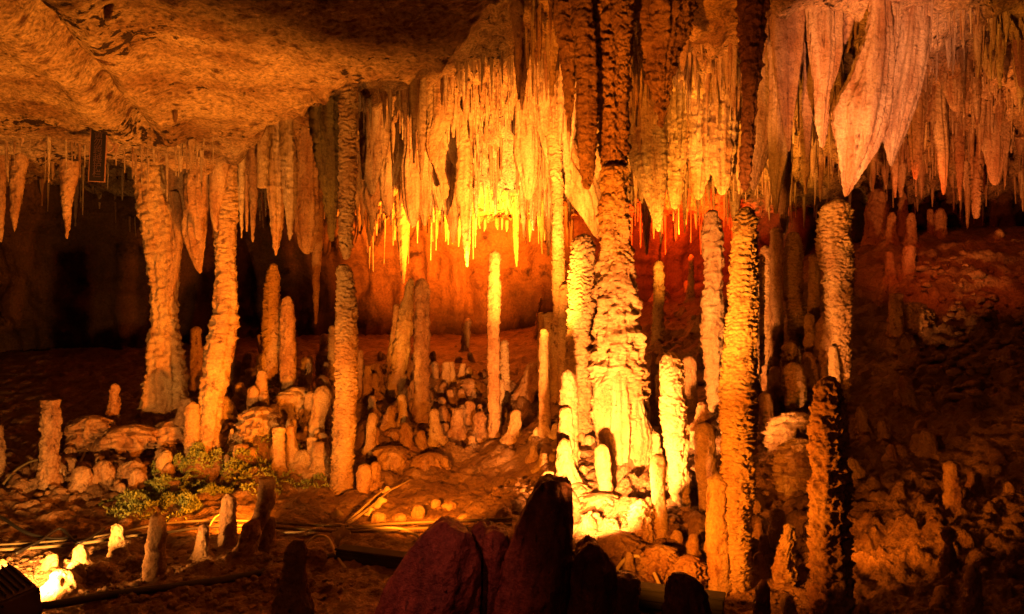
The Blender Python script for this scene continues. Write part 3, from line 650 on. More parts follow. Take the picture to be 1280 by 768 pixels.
sg('smooth orange candle-like stalagmite left of the fat scaly one', 680, 411, 12, 681, 536, 15, base=(681, 541), mat='ringed', ring=0.004, rs=0.04, wave=0.06)
sg('bulbous pale stalagmite behind the candle-like one', 687, 390, 16, 690, 480, 16, base=(690, 498), **{**RG, 'ring': 0.014})
sg('hidden orange stalagmite peeping over the candle-like one', 677, 390, 8, 675, 480, 10, base=(675, 496), mat='ochre')
sg('low shadowed stalagmite left of the candle-like one', 664, 452, 16, 662, 488, 26, base=(662, 494), mat='ochre')
sg('red-brown candle stub on the middle mound', 462, 516, 15, 463, 562, 14, base=(463, 566), mat='calcite', lump=0.04)
sg('yellowish stalagmite with rounded tip above the leaning stone slabs', 505, 493, 14, 504, 528, 14, base=(504, 540), mat='calcite', lump=0.04)
sg('broad-shouldered stub under the yellowish stalagmite', 511, 528, 16, 509, 560, 20, base=(509, 565), mat='ochre')
sg('pale bright stalagmite with a spreading foot on the mound face', 544, 511, 12, 547, 548, 19, base=(547, 555), mat='calcite', lump=0.08)
sg('small capped stub left of the yellowish stalagmite', 489, 507, 12, 486, 530, 16, base=(486, 540), mat='ochre', lump=0.08)
stalagmite('twin-bodied stump at the foot of the mound, bigger half', [(580, 448, 464), (595, 446, 466), (618, 445, 462)], (455, 622), mat='ochre', lump=0.04)
sg('twin-bodied stump at the foot of the mound, smaller half', 466, 577, 14, 467, 605, 16, base=(467, 612), mat='ochre')
for lab, x, y0, y1, w in (('first and palest of four little stalagmites in a line', 557, 452, 478, 13), ('second of four little stalagmites in a line', 567, 452, 478, 9), ('third of four little stalagmites in a line', 576, 454, 479, 11), ('last and lowest of four little stalagmites in a line', 586, 459, 477, 9)):
    sg(lab, x, y0, w - 2, x, y1, w, base=(x, y1 + 2), mat='calcite', group='four little stalagmites in a line')
for lab, x, y0, y1, w in (('dim stalagmite in the black hollow behind the four little ones', 580, 398, 440, 11), ('squat pale nub in the dark behind the golden leaning stalagmite', 478, 439, 452, 11), ('faint stalagmite low in the hollow beside the straight red-orange one', 545, 452, 480, 10), ('faint thin stalagmite in the dark beyond the slim orange one', 670, 372, 424, 7)):
    sg(lab, x, y0, w - 2, x, y1, w, base=(x, y1), mat='ochre')
# ---------------------------------------------------------------- front left
sg('white-hot egg-shaped stalagmite lit by the floodlight, beside the yellow hose', 148, 655, 17, 148, 697, 24, base=(148, 699), mat='calcite', lump=0.04, ring=0.004)
sg('white-lit knob with a brown side, between floodlight and egg-shaped stalagmite', 102, 681, 17, 101, 706, 22, base=(101, 712), mat='calcite', lump=0.08)
sg('round white-lit lump in front of the white-lit knob', 92, 702, 22, 92, 726, 30, base=(92, 730), mat='calcite', lump=0.1)
sg('pale knob at the floodlight, smallest of the white-lit ones', 64, 692, 13, 63, 712, 20, base=(63, 718), mat='calcite', lump=0.1)
sg('burnt-white nub behind the floodlight box', 4, 699, 14, 4, 715, 24, base=(4, 722), mat='calcite')
sg('wide low lump lit yellow in front of the floodlight', 77, 712, 26, 78, 738, 46, base=(78, 744), mat='calcite', lump=0.15)
stalagmite('dark rough stalagmite with lit flank near the floodlight, front of the path', [(641, 189, 204), (660, 187, 207), (690, 182, 207), (724, 179, 207)], (193, 727), mat='ochre', lump=0.08, rough=0.06)
sg('dark square-topped stalagmite with gold flank by the moss', 285, 617, 17, 284, 680, 22, base=(284, 686), mat='ochre', lump=0.06, rough=0.06)
sg('small dark cone stalagmite between the rough dark ones', 255, 655, 14, 252, 695, 22, base=(252, 699), mat='ochre', rough=0.05)
stalagmite('leaning reddish stump with a flat broken top, propped among shorter stumps', [(596, 324, 342), (602, 323, 343), (625, 321, 343), (645, 317, 338), (670, 303, 326), (692, 297, 322)], (309, 694), mat='ochre', lump=0.06, dome_top=0.25, rough=0.05)
sg('rounded reddish stump on the far side of the leaning flat-topped one', 335, 645, 14, 336, 684, 18, base=(336, 690), mat='ochre', lump=0.04)
sg('broad shadowy stump merging into the leaning flat-topped one', 312, 648, 18, 307, 690, 30, base=(307, 698), mat='ochre', lump=0.06)
# ---------------------------------------------------------------- right slope and ledge
for lab, xt, yt, wt, xb, yb, wb in (
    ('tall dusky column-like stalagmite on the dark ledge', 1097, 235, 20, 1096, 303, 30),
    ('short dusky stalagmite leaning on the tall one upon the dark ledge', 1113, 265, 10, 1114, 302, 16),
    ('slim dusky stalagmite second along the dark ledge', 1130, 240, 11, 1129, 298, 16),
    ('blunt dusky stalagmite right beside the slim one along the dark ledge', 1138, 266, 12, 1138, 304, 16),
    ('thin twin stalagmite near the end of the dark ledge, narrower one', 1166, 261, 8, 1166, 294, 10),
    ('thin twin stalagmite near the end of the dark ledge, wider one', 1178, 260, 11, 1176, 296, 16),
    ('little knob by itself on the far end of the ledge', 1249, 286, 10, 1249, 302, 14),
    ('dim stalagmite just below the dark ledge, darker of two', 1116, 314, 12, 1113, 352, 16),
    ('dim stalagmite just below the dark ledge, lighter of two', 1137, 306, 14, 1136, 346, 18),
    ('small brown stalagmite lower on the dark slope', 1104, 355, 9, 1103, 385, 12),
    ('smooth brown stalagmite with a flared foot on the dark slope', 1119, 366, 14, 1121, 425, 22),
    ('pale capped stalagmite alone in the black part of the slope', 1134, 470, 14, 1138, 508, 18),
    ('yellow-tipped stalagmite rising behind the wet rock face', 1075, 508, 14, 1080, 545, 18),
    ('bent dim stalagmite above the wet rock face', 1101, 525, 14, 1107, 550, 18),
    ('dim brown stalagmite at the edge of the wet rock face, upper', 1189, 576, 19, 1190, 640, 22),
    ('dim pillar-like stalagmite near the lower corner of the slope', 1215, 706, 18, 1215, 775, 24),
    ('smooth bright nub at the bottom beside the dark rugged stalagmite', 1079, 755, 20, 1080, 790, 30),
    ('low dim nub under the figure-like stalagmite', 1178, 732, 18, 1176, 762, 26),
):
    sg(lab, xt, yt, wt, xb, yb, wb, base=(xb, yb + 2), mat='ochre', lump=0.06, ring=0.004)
stalagmite('lumpy figure-like stalagmite with a round head on the dim slope', [(658, 1178, 1192), (668, 1177, 1194), (680, 1180, 1191), (695, 1176, 1194), (726, 1174, 1196)], (1185, 728), mat='ochre', lump=0.1)
stalagmite('tooth-shaped stalagmite spreading into the wet rock face', [(572, 1056, 1072), (590, 1052, 1080), (612, 1048, 1086)], (1066, 606), mat='calcite', lump=0.1)

# small repeated nubs scattered over the mounds
rng = random.Random(5)
def nubs(label, group, n, box, w, h, mat='calcite', avoid=()):
    done = []
    while len(done) < n:
        x = rng.uniform(box[0], box[2]); y = rng.uniform(box[1], box[3])
        if any(abs(x - a) < 9 and abs(y - b) < 8 for a, b in done): continue
        done.append((x, y))
        ww = rng.uniform(*w) * rng.choice((0.8, 1, 1, 1.25)); hh = ww * rng.uniform(*h)
        sg(label, x + rng.uniform(-2, 2), y - hh, ww * 0.85, x, y, ww * 1.15, base=(x, y + 1), mat=mat, lump=rng.uniform(0.03, 0.16), group=group)
nubs('small rounded nub among many on the mossy mound below the tapering pair', 'nubs on the mossy mound', 54, (282, 480, 412, 585), (7, 20), (0.7, 3.0))
nubs('small nub low on the dark end mound below the broad pillar', 'nubs on the end mound', 22, (85, 565, 215, 612), (10, 20), (0.7, 1.3), 'ochre')
nubs('small rounded nub among many on the middle mound', 'nubs on the middle mound', 38, (465, 470, 610, 560), (8, 15), (0.9, 2.0), 'ochre')
nubs('tiny nub on the dark crest behind the middle mound', 'nubs on the crest', 10, (440, 450, 600, 478), (6, 10), (1.0, 2.2), 'ochre')
nubs('small glossy nub on the lit mound between white and two-tiered stalagmites', 'nubs on the lit mound', 12, (838, 645, 884, 722), (11, 19), (0.8, 1.6))
nubs('slender dim stalagmite crowded into the cluster above the pale ledge', 'crowd above the pale ledge', 12, (945, 455, 1048, 515), (9, 17), (1.5, 4.0), 'ochre')
nubs('small pale nub on the ground around the central pillar foot', 'nubs around the pillar foot', 12, (655, 540, 730, 600), (8, 16), (0.8, 1.4))
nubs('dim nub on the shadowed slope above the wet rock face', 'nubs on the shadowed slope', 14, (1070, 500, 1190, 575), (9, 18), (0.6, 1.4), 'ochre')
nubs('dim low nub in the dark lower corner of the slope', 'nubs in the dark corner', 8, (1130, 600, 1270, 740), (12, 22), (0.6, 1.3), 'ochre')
nubs('dim nub on the red-lit slope behind the central pillar', 'nubs on the red-lit slope', 10, (815, 360, 900, 470), (7, 12), (0.9, 2.0), 'ochre')

for lab, xt, yt, wt, xb, yb, wb in (
    ('short glossy stalagmite low on the lit mound, nearest the two-tiered one', 868, 668, 14, 868, 706, 20), ('plump glossy stalagmite under the thick yellow one', 846, 662, 15, 847, 690, 20),
    ('slim glossy stalagmite between the hollow-faced rock and the white-hot slender one', 800, 640, 12, 802, 676, 16), ('little glossy stalagmite in front of the hollow-faced rock', 786, 690, 12, 787, 718, 17),
    ('small glossy stalagmite low beneath the white-hot slender one', 832, 700, 13, 833, 728, 18)):
    sg(lab, xt, yt, wt, xb, yb, wb, mat='calcite', lump=0.08)
for lab, xt, yt, wt, xb, yb, wb in (
    ('tall ribbed dusky stalagmite just behind the smooth orange round-topped one', 944, 330, 10, 943, 480, 14), ('tall dim stalagmite filling the gap left of the club-headed one', 1018, 318, 12, 1017, 480, 17),
    ('mid-height dusky stalagmite in the gap beside the banded grey-brown one', 1012, 392, 12, 1012, 492, 16), ('thin dim stalagmite close to the bent orange one', 911, 372, 9, 910, 500, 13),
    ('short dusky stalagmite below the bent orange one', 909, 470, 12, 909, 545, 15), ('small pale stalagmite behind the thick yellow one', 806, 500, 11, 806, 560, 15),
    ('stubby stalagmite beside the pillar skirt', 822, 540, 12, 822, 585, 16)):
    sg(lab, xt, yt, wt, xb, yb, wb, base=(xb, yb + 6), mat='ringed', ring=0.007, rs=0.025, lump=0.08)
nubs('small dim nub in the shaded gap right of the tallest scaly stalagmite', 'nubs in the shaded gap', 10, (945, 640, 1010, 745), (10, 18), (0.8, 1.8), 'ochre')
# rounded balls of stone on the path
def boulder(label, px, py, w, h, mat='calcite', name='round_stone', cat='stone', group=None, lump=0.08, D=None, dr=0.9, rough=0.06, lf=1.0, flute=0):
    """(px, py) = where its foot meets the ground"""
    D = D or hit_floor(px, py)
    secs = [(py - h, px - w * 0.12, px + w * 0.12), (py - h * 0.9, px - w * 0.3, px + w * 0.3), (py - h * 0.65, px - w * 0.46, px + w * 0.46), (py - h * 0.3, px - w * 0.5, px + w * 0.5), (py + h * 0.25, px - w * 0.45, px + w * 0.45)]
    if w > 25: lump *= 1.35; lf = 2.3; flute = 0.2; rough = 0.09
    v, q, t, bo, to = dripstone(secs, D, nxt(), lump=lump, lf=lf, rough=rough, dr=dr, res=1.1, flute=flute, wob=0.15, ring=0.012 if w > 25 else 0, rs=0.06)
    o = link(name, make_mesh(name, v - bo, q, t), M[mat], None, bo)
    return tag(o, label, cat, group)
for lab, x, y, w, h, mt in (
    ('orange ball of stone beside the forked dry stalk', 472, 654, 19, 13, 'calcite'), ('larger orange dome of stone on the path', 523, 644, 18, 12, 'calcite'),
    ('small pale stone behind the orange dome', 545, 633, 12, 9, 'calcite'), ('flattish pale stone, widest of the path row', 561, 636, 20, 9, 'calcite'),
    ('low brown stone between the ball and the dome', 500, 650, 18, 8, 'ochre'), ('flat orange pebble out on the bare path', 583, 650, 22, 8, 'calcite'),
    ('bright yellow cone-shaped stone left of the tall crystal block', 630, 653, 20, 19, 'calcite'), ('pale ball of stone nearest the tall crystal block', 648, 640, 14, 14, 'calcite'),
    ('upper pale stone resting against the mound', 655, 622, 14, 12, 'calcite'), ('bright round stone in the dark niche left of the pillar', 736, 556, 15, 12, 'calcite'),
    ('reddish stone glowing beside the white-lit lumps', 128, 728, 34, 24, 'ochre'), ('red-brown chunk behind the rough dark stalagmite', 170, 708, 26, 14, 'ochre'),
):
    boulder(lab, x, y, w, h, mt)
sg('white-hot stalagmite peeking over the tall crystal block', 683, 588, 16, 682, 622, 24, base=(682, 628), mat='calcite')
for lab, x, y, w, h, mt, lu in (
    ('hunchbacked layered flowstone boulder at the dark end mound', 117, 562, 62, 42, 'ochre', 0.14), ('rounded low flowstone boulder spreading toward the broad pillar', 165, 566, 84, 34, 'ochre', 0.14),
    ('flowstone boulder wrapped around the foot of the broad pillar', 222, 558, 56, 34, 'ochre', 0.14), ('smooth boulder at the foot of the flat-topped stalagmite', 66, 604, 34, 28, 'ochre', 0.05),
    ('double-headed lump below the flowstone boulders, taller', 128, 606, 28, 30, 'ochre', 0.08), ('double-headed lump below the flowstone boulders, wider', 166, 604, 32, 28, 'ochre', 0.12),
    ('rounded knob above the moss on the end mound', 150, 618, 15, 14, 'ochre', 0.04), ('rough knobby rock crowning the mossy mound', 372, 520, 44, 36, 'calcite', 0.22),
    ('crumbly rock mass below the knobby crown', 325, 555, 56, 46, 'calcite', 0.22), ('pale rock ledge with a domed top behind the dark rugged stalagmite', 1000, 562, 70, 46, 'calcite', 0.2),
    ('lower bulge of the pale ledge rock', 1006, 610, 66, 60, 'calcite', 0.22), ('pale shelf of flowstone under the white stubby stalagmite', 752, 634, 60, 16, 'ochre', 0.2),
    ('pale flowstone lump at the mound edge beside the tall crystal block', 720, 626, 34, 22, 'ochre', 0.2), ('brown hollow-faced rock below the flowstone shelf', 766, 706, 66, 40, 'stone', 0.25),
    ('smooth yellow bulge between the hollow-faced rock and the white stalagmite', 803, 690, 34, 66, 'ochre', 0.2), ('hanging shell of flowstone under the white-hot slender stalagmite', 826, 722, 50, 40, 'ochre', 0.2),
    ('rounded rock flank under the two-tiered stalagmite', 862, 738, 40, 44, 'ochre', 0.2), ('curved pale rock on the red-lit slope by the flared stalagmite', 1142, 412, 44, 34, 'ochre', 0.12),
    ('leaning slab of stone on the middle mound, upper', 492, 548, 30, 12, 'ochre', 0.1), ('long slanting stone on the middle mound', 488, 580, 52, 22, 'ochre', 0.12),
    ('broad low rock at the foot of the middle mound', 538, 588, 44, 22, 'ochre', 0.14), ('stone step at the top of the middle mound', 590, 492, 36, 18, 'ochre', 0.12),
    ('dark boulder at the front by the cable trough', 348, 740, 44, 34, 'stone', 0.12), ('small dark boulder at the front, beside the upright dark rock', 392, 712, 30, 26, 'stone', 0.1),
):
    boulder(lab, x, y, w, h, mt, name='boulder', cat='rock', lump=lu)

# ---------------------------------------------------------------- foreground crystal blocks
def block(label, secs, D, facets, mat='slab', dr=0.7, name='crystal_block', cat='rock', lump=0.05, flute=0.12):
    v, q, t, bo, to = dripstone(secs, D, nxt(), dr=dr, facets=facets, lump=lump, flute=flute, nfl=14, rough=0.05, res=0.9, wob=0.02)
    o = link(name, make_mesh(name, v - bo, q, t), M[mat], None, bo)
    return tag(o, label, cat)
import bmesh
def crystal(label, outline, ridge, D, back=0.24, axis=(0, 1)):
    """angular block: hull of its outline, a set-back copy of it and the ridge points that stand forward"""
    bm = bmesh.new()
    cx = sum(p[0] for p in outline) / len(outline)
    for x, y in outline:
        bm.verts.new(P(x, y, D)); bm.verts.new(P(cx + (x - cx) * 0.8, y + 6, D) + np.array([0, back, 0]))
    for x, y, f in ridge: bm.verts.new(P(x, y, D) + np.array([0, -f, 0]))
    r = bmesh.ops.convex_hull(bm, input=bm.verts[:])
    bmesh.ops.delete(bm, geom=[v for v in bm.verts if not v.link_faces], context='VERTS')
    bmesh.ops.bevel(bm, geom=bm.edges[:], offset=0.006, segments=1, affect='EDGES')
    bmesh.ops.triangulate(bm, faces=bm.faces[:])
    for _ in range(7):
        ed = [e for e in bm.edges if e.calc_length() > 0.022]
        if not ed: break
        bmesh.ops.subdivide_edges(bm, edges=ed, cuts=1)
        bmesh.ops.triangulate(bm, faces=[f for f in bm.faces if len(f.verts) > 3])
    bm.normal_update()
    co = np.array([v.co[:] for v in bm.verts]); no = np.array([v.normal[:] for v in bm.verts])
    ax, ay = axis; u = co[:, 0] * ay - co[:, 2] * ax; w = co[:, 0] * ax + co[:, 2] * ay
    sd = nxt()
    d = 0.020 * fbm(u * 24, co[:, 1] * 24, w * 2.5, sd, 3) + 0.010 * fbm(co[:, 0] * 20, co[:, 1] * 20, co[:, 2] * 20, sd + 1, 3) - 0.016 * np.clip(vn(u * 9, co[:, 1] * 9, w * 7, sd + 2) - 0.35, 0, 1)
    co = co + no * d[:, None]
    org = np.array([co[:, 0].mean(), D, co[:, 2].min()])
    tri = np.array([[v.index for v in f.verts] for f in bm.faces if len(f.verts) == 3]); bm.free()
    me = make_mesh('crystal_block', co - org, None, tri)
    me.set_sharp_from_angle(angle=math.radians(38))
    o = link('crystal_block', me, M['slab'], None, org)
    return tag(o, label, 'rock')
crystal('leaning dark red crystal slab with a slanted edge, first from the path', [(553, 654), (566, 656), (587, 668), (603, 700), (601, 768), (596, 850), (436, 850), (465, 768), (478, 735), (500, 701), (529, 671)], [(568, 676, 0.05), (548, 760, 0.14), (500, 770, 0.08)], 4.2, axis=(0.45, 0.9))
crystal('purple-tinted crystal chunk wedged behind the leaning slab', [(590, 662), (603, 655), (617, 669), (624, 700), (630, 850), (576, 850), (582, 690)], [(604, 690, 0.05)], 4.42)
crystal('tallest dark crystal block, flat-topped, in front of the central pillar', [(677, 602), (690, 599), (715, 603), (717, 640), (720, 850), (600, 850), (634, 692), (655, 641)], [(694, 612, 0.03), (684, 740, 0.14), (640, 770, 0.08)], 4.15, axis=(0.12, 1))
crystal('small dark crystal between the leaning slab and the tallest block', [(607, 667), (618, 662), (631, 668), (646, 720), (652, 850), (594, 850), (600, 700)], [(622, 690, 0.07)], 4.28, axis=(0.1, 1))
crystal('jagged dark crystal right of the tallest block', [(738, 681), (748, 682), (757, 696), (773, 715), (777, 850), (702, 850), (713, 719), (723, 692)], [(742, 712, 0.07), (736, 780, 0.1)], 4.1, axis=(-0.1, 1))
crystal('low square dark crystal at the end of the row', [(773, 727), (786, 723), (799, 725), (802, 850), (768, 850)], [(788, 745, 0.05)], 4.08)
block('rounded black rock standing alone before the cable trough', [(716, 842, 858), (724, 835, 872), (740, 832, 884), (768, 828, 890), (830, 822, 896)], 4.1, 7, lump=0.06)
block('upright dark rock with a pale ragged edge beside the small boulder', [(675, 366, 380), (690, 358, 384), (720, 354, 384), (760, 344, 392), (830, 336, 398)], 4.5, 6, mat='stone', lump=0.12)
# ---------------------------------------------------------------- hanging formations, built by hand
def drapery(label, secs, D, mat='drape', **k):
    k.setdefault('flute', 0.34); k.setdefault('nfl', 6); k.setdefault('dr', 0.45); k.setdefault('lump', 0.015); k.setdefault('rough', 0.025); k.setdefault('wave', 0.05)
    return stalactite(label, secs, D, mat=mat, name='drapery', cat='drapery', **k)
drapery('great pinkish drapery tapering to one sharp point, biggest of the hanging folds', [(0, 1088, 1112), (40, 1083, 1115), (63, 1074, 1117), (100, 1060, 1116), (125, 1046, 1115), (146, 1040, 1112), (183, 1046, 1098), (220, 1051, 1075), (246, 1055, 1059)], 8.0, dr=0.5, nfl=5, flute=0.3)
drapery('long smooth pink drapery hanging behind the great pointed one, with a blunt tip', [(0, 1116, 1162), (40, 1112, 1160), (83, 1106, 1154), (137, 1098, 1140), (170, 1103, 1130), (190, 1108, 1122), (208, 1112, 1116)], 8.25, dr=0.5)
drapery('narrow pleated drapery left of the great pointed one', [(0, 1008, 1050), (60, 1012, 1050), (100, 1017, 1044), (150, 1020, 1036), (185, 1026, 1030)], 8.2)
drapery('dark folded drapery between the narrow pleated one and the purple shaft', [(0, 962, 1006), (60, 966, 1002), (110, 972, 996), (160, 980, 990), (190, 984, 988)], 8.3, mat='ochre')
drapery('gold-edged drapery with a broad belly right of the tallest stalagmite tip', [(95, 944, 968), (130, 936, 972), (170, 934, 968), (200, 936, 956), (238, 939, 944)], 8.6)
drapery('grey-green drapery ending in a pale bulb beside the gold-edged one', [(120, 964, 988), (160, 962, 988), (200, 962, 984), (235, 964, 976), (268, 968, 972)], 8.4)
drapery('thin orange drapery low in the shade behind the grey-green one', [(190, 974, 988), (230, 973, 987), (265, 975, 984), (292, 978, 981)], 8.9, mat='ochre')
drapery('slender ochre drapery above the club-headed stalagmite', [(60, 1004, 1022), (130, 1004, 1018), (190, 1007, 1013), (225, 1009, 1012)], 8.7, mat='ochre')
stalactite('purple-red hanging shaft almost touching the tallest scaly stalagmite', [(0, 920, 962), (60, 924, 957), (110, 926, 950), (150, 927, 945), (200, 925, 940), (240, 927, 935)], 7.0, mat='violet', ring=0.007, rs=0.024, lump=0.12, flute=0.25, rough=0.1, cat='stalactite')
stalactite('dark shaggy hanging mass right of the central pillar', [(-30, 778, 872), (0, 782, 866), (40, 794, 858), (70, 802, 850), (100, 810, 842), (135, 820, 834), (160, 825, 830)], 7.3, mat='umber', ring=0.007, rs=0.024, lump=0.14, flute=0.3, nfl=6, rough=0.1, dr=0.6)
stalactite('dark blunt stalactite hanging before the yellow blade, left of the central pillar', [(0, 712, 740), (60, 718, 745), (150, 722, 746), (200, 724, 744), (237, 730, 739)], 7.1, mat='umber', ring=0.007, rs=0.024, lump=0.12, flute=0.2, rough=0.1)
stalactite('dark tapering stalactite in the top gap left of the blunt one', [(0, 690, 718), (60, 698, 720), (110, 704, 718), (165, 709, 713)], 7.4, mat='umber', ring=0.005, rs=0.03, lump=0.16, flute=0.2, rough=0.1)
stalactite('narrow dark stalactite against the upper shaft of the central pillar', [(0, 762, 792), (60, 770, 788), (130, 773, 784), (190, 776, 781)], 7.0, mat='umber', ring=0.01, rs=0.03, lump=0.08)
drapery('brilliant yellow blade-like drapery slanting down to the central pillar', [(120, 664, 700), (160, 672, 712), (200, 684, 728), (225, 696, 744), (250, 712, 752), (275, 730, 752), (299, 745, 751)], 9.5, dr=0.3, flute=0.3, nfl=6)
drapery('orange folded drapery with curling edge, right of the central pillar neck', [(90, 786, 826), (150, 784, 830), (200, 788, 832), (230, 800, 830), (262, 812, 828), (290, 821, 825)], 9.5, flute=0.4, nfl=7, dr=0.6)
for gl, gs in (('tall golden fold, first of the ragged glowing mass beside the dark shaggy one', [(70, 852, 874), (110, 846, 876), (160, 840, 866), (200, 838, 860), (232, 844, 852)]),
               ('golden fold with a notched middle in the ragged glowing mass', [(55, 866, 890), (110, 866, 894), (170, 860, 890), (215, 862, 884), (250, 870, 876)]),
               ('broad low golden fold nearest the purple-red shaft', [(60, 888, 914), (120, 888, 918), (180, 884, 918), (220, 890, 914), (244, 898, 906)]),
               ('short frilled golden fold low in the ragged glowing mass', [(170, 834, 858), (205, 832, 856), (240, 834, 852), (262, 840, 846)]),
               ('narrow orange fold between the golden ones', [(100, 880, 894), (160, 878, 894), (205, 880, 890), (226, 883, 887)])):
    drapery(gl, gs, 9.6 + 0.12 * len(gl) % 0.5, flute=0.38, nfl=6, dr=0.6, lump=0.1, rough=0.06)
# left group
stalactite('orange carrot-shaped stalactite alone under the ceiling lip', [(190, 74, 101), (215, 75, 98), (250, 77, 91), (285, 81, 87), (299, 83, 85)], 7.7, mat='ochre', lump=0.05)
stalactite('reddish stepped stalactite near the edge, left of the carrot-shaped one', [(190, 16, 36), (230, 13, 30), (262, 13, 24), (290, 17, 19)], 7.9, mat='ochre', lump=0.08)
stalactite('orange stalactite cut by the very edge of the view', [(190, -8, 8), (260, -6, 6), (303, 0, 3)], 7.5, mat='ochre', lump=0.06)
drapery('red-brown rounded drapery with a torn lower hem beside the broad pillar', [(200, 236, 268), (225, 230, 264), (255, 232, 262), (272, 240, 256), (300, 244, 252)], 7.9, mat='ochre')
drapery('long leaf-shaped drapery with a pale edge between the two leaning pillars', [(205, 238, 262), (245, 235, 260), (285, 231, 258), (315, 238, 255), (342, 248, 252)], 8.1, mat='ochre')
drapery('small curved drapery tucked against the leaning pillar', [(200, 260, 274), (240, 262, 276), (275, 266, 276), (296, 271, 275)], 7.95, mat='ochre')
stalactite('slim straight stalactite first right of the leaning pillar', [(180, 298, 308), (240, 298, 306), (280, 300, 304), (298, 301, 303)], 7.3, mat='drape')
stalactite('dusky thin stalactite second right of the leaning pillar', [(185, 305, 313), (250, 306, 311), (290, 307, 310)], 7.6, mat='ochre')
stalactite('spindle-shaped orange stalactite right of the leaning pillar', [(190, 311, 321), (240, 312, 322), (280, 313, 319), (303, 315, 317)], 7.2, mat='ochre')
stalactite('pale stalactite broken off flat at its end', [(165, 322, 336), (200, 322, 336), (236, 322, 334)], 6.9, mat='calcite', dome_bot=0.15, lump=0.06)
stalactite('long two-sided pointed stalactite above the tall tapering orange stalagmite', [(170, 336, 352), (210, 332, 353), (260, 336, 353), (295, 340, 350), (320, 343, 346)], 7.9, mat='drape', flute=0.4, nfl=6, rough=0.1, lump=0.1)
stalactite('shorter bright-edged stalactite right of the long two-sided one', [(160, 352, 368), (210, 354, 370), (260, 357, 368), (290, 360, 366), (301, 361, 364)], 7.2, mat='drape', flute=0.35, nfl=6, rough=0.1, lump=0.1)
stalactite('dim bulbous hanging stone with a fringed hem, deep behind the lip', [(235, 372, 396), (262, 369, 398), (290, 371, 396), (318, 378, 390)], 9.6, mat='ochre', flute=0.3, nfl=7, dr=0.7)
stalactite('dim slender shaft hanging in the dark below the bulbous stone', [(290, 388, 404), (330, 390, 401), (370, 391, 399), (405, 393, 397)], 10.0, mat='ochre', lump=0.1)
stalactite('scaly orange stalactite whose tip meets the tall orange ridged stalagmite', [(120, 424, 447), (200, 424, 446), (260, 424, 443), (300, 424, 441), (325, 429, 436)], hit_floor(428, 614), mat='ringed', ring=0.012, rs=0.028, lump=0.06)
drapery('mossy green-brown drapery beside the scaly orange stalactite', [(130, 392, 424), (180, 396, 424), (220, 401, 424), (260, 407, 422), (302, 413, 417)], 8.6, mat='mossy', flute=0.5, nfl=9, rough=0.08, lump=0.1)
drapery('brightest pale drapery low in the glowing fringe', [(180, 506, 524), (210, 502, 526), (250, 504, 526), (270, 508, 524), (284, 514, 520)], 9.4, flute=0.3)
stalactite('long pale stalactite with a folded collar, lowest in the glowing fringe', [(165, 574, 588), (200, 572, 590), (235, 568, 590), (262, 574, 588), (290, 577, 585), (312, 579, 582)], 9.4, mat='calcite', flute=0.2, lump=0.04)
drapery('red-brown frilled drapery left of the long collared stalactite', [(170, 540, 566), (200, 540, 564), (225, 548, 562), (250, 552, 558)], 9.8, mat='ochre')
drapery('orange frilled drapery right of the bright recess', [(150, 646, 672), (190, 644, 674), (220, 650, 672), (250, 656, 664)], 9.6)
stalactite('stout stalactite column hanging by the black gap at the far ledge', [(180, 1212, 1230), (220, 1213, 1228), (255, 1215, 1226), (274, 1217, 1224)], 10.8, mat='drape', ring=0.01, rs=0.04, lump=0.08)
drapery('rosy hanging fold with a downward hook at the far wall', [(90, 1160, 1184), (140, 1164, 1184), (190, 1172, 1186), (230, 1176, 1184), (244, 1178, 1181)], 9.6)
drapery('wide pinkish hanging shelf with torn edge at the far wall', [(60, 1170, 1216), (90, 1176, 1214), (120, 1184, 1206), (140, 1192, 1200)], 9.4, mat='drape')
drapery('golden hollow-edged drapery near the top corner of the far wall', [(15, 1222, 1262), (50, 1222, 1256), (80, 1228, 1250), (100, 1236, 1244)], 8.8)
drapery('dark red hanging rib at the top corner', [(-10, 1262, 1290), (40, 1266, 1288), (80, 1270, 1284), (110, 1274, 1280)], 8.6, mat='violet')
drapery('rosy broad drapery low on the far wall, split at its hem', [(130, 1228, 1262), (170, 1226, 1262), (200, 1232, 1258), (232, 1238, 1250)], 10.2)
drapery('dusky orange drapery under the long smooth pink one', [(120, 1132, 1158), (160, 1134, 1156), (200, 1138, 1152), (225, 1142, 1147)], 9.4, mat='ochre')

# ---------------------------------------------------------------- the many smaller stalactites
rng = random.Random(11)
ZONES = [
  # label, group, n, box of tops, width, length, material, keep
  ('slim stalactite in the glowing fringe over the middle mound', 'glowing fringe', 150, (446, 40, 716, 262), (5, 15), (22, 95), ('drape', 'drape', 'calcite', 'ochre')),
  ('slim stalactite in the bright curtain right of the central pillar', 'bright curtain', 62, (782, 40, 930, 245), (5, 13), (25, 85), ('drape', 'calcite', 'drape', 'ochre')),
  ('rosy stalactite among the tangle on the far wall', 'far wall tangle', 100, (1122, 0, 1310, 232), (5, 16), (20, 75), ('drape', 'ochre', 'drape')),
  ('shaded stalactite hanging among the pleated draperies', 'shaded fringe by the draperies', 44, (930, 20, 1120, 235), (5, 14), (25, 85), ('ochre', 'drape')),
  ('thin dim stalactite under the ceiling lip in the dark end', 'dim fringe under the lip', 44, (-20, 170, 400, 236), (3, 9), (18, 70), ('ochre', 'ochre', 'drape')),
  ('brown stalactite high in the opening left of the central pillar', 'high brown fringe', 30, (640, -20, 800, 80), (7, 18), (40, 130), ('umber', 'ochre', 'drape')),
]
cands = []
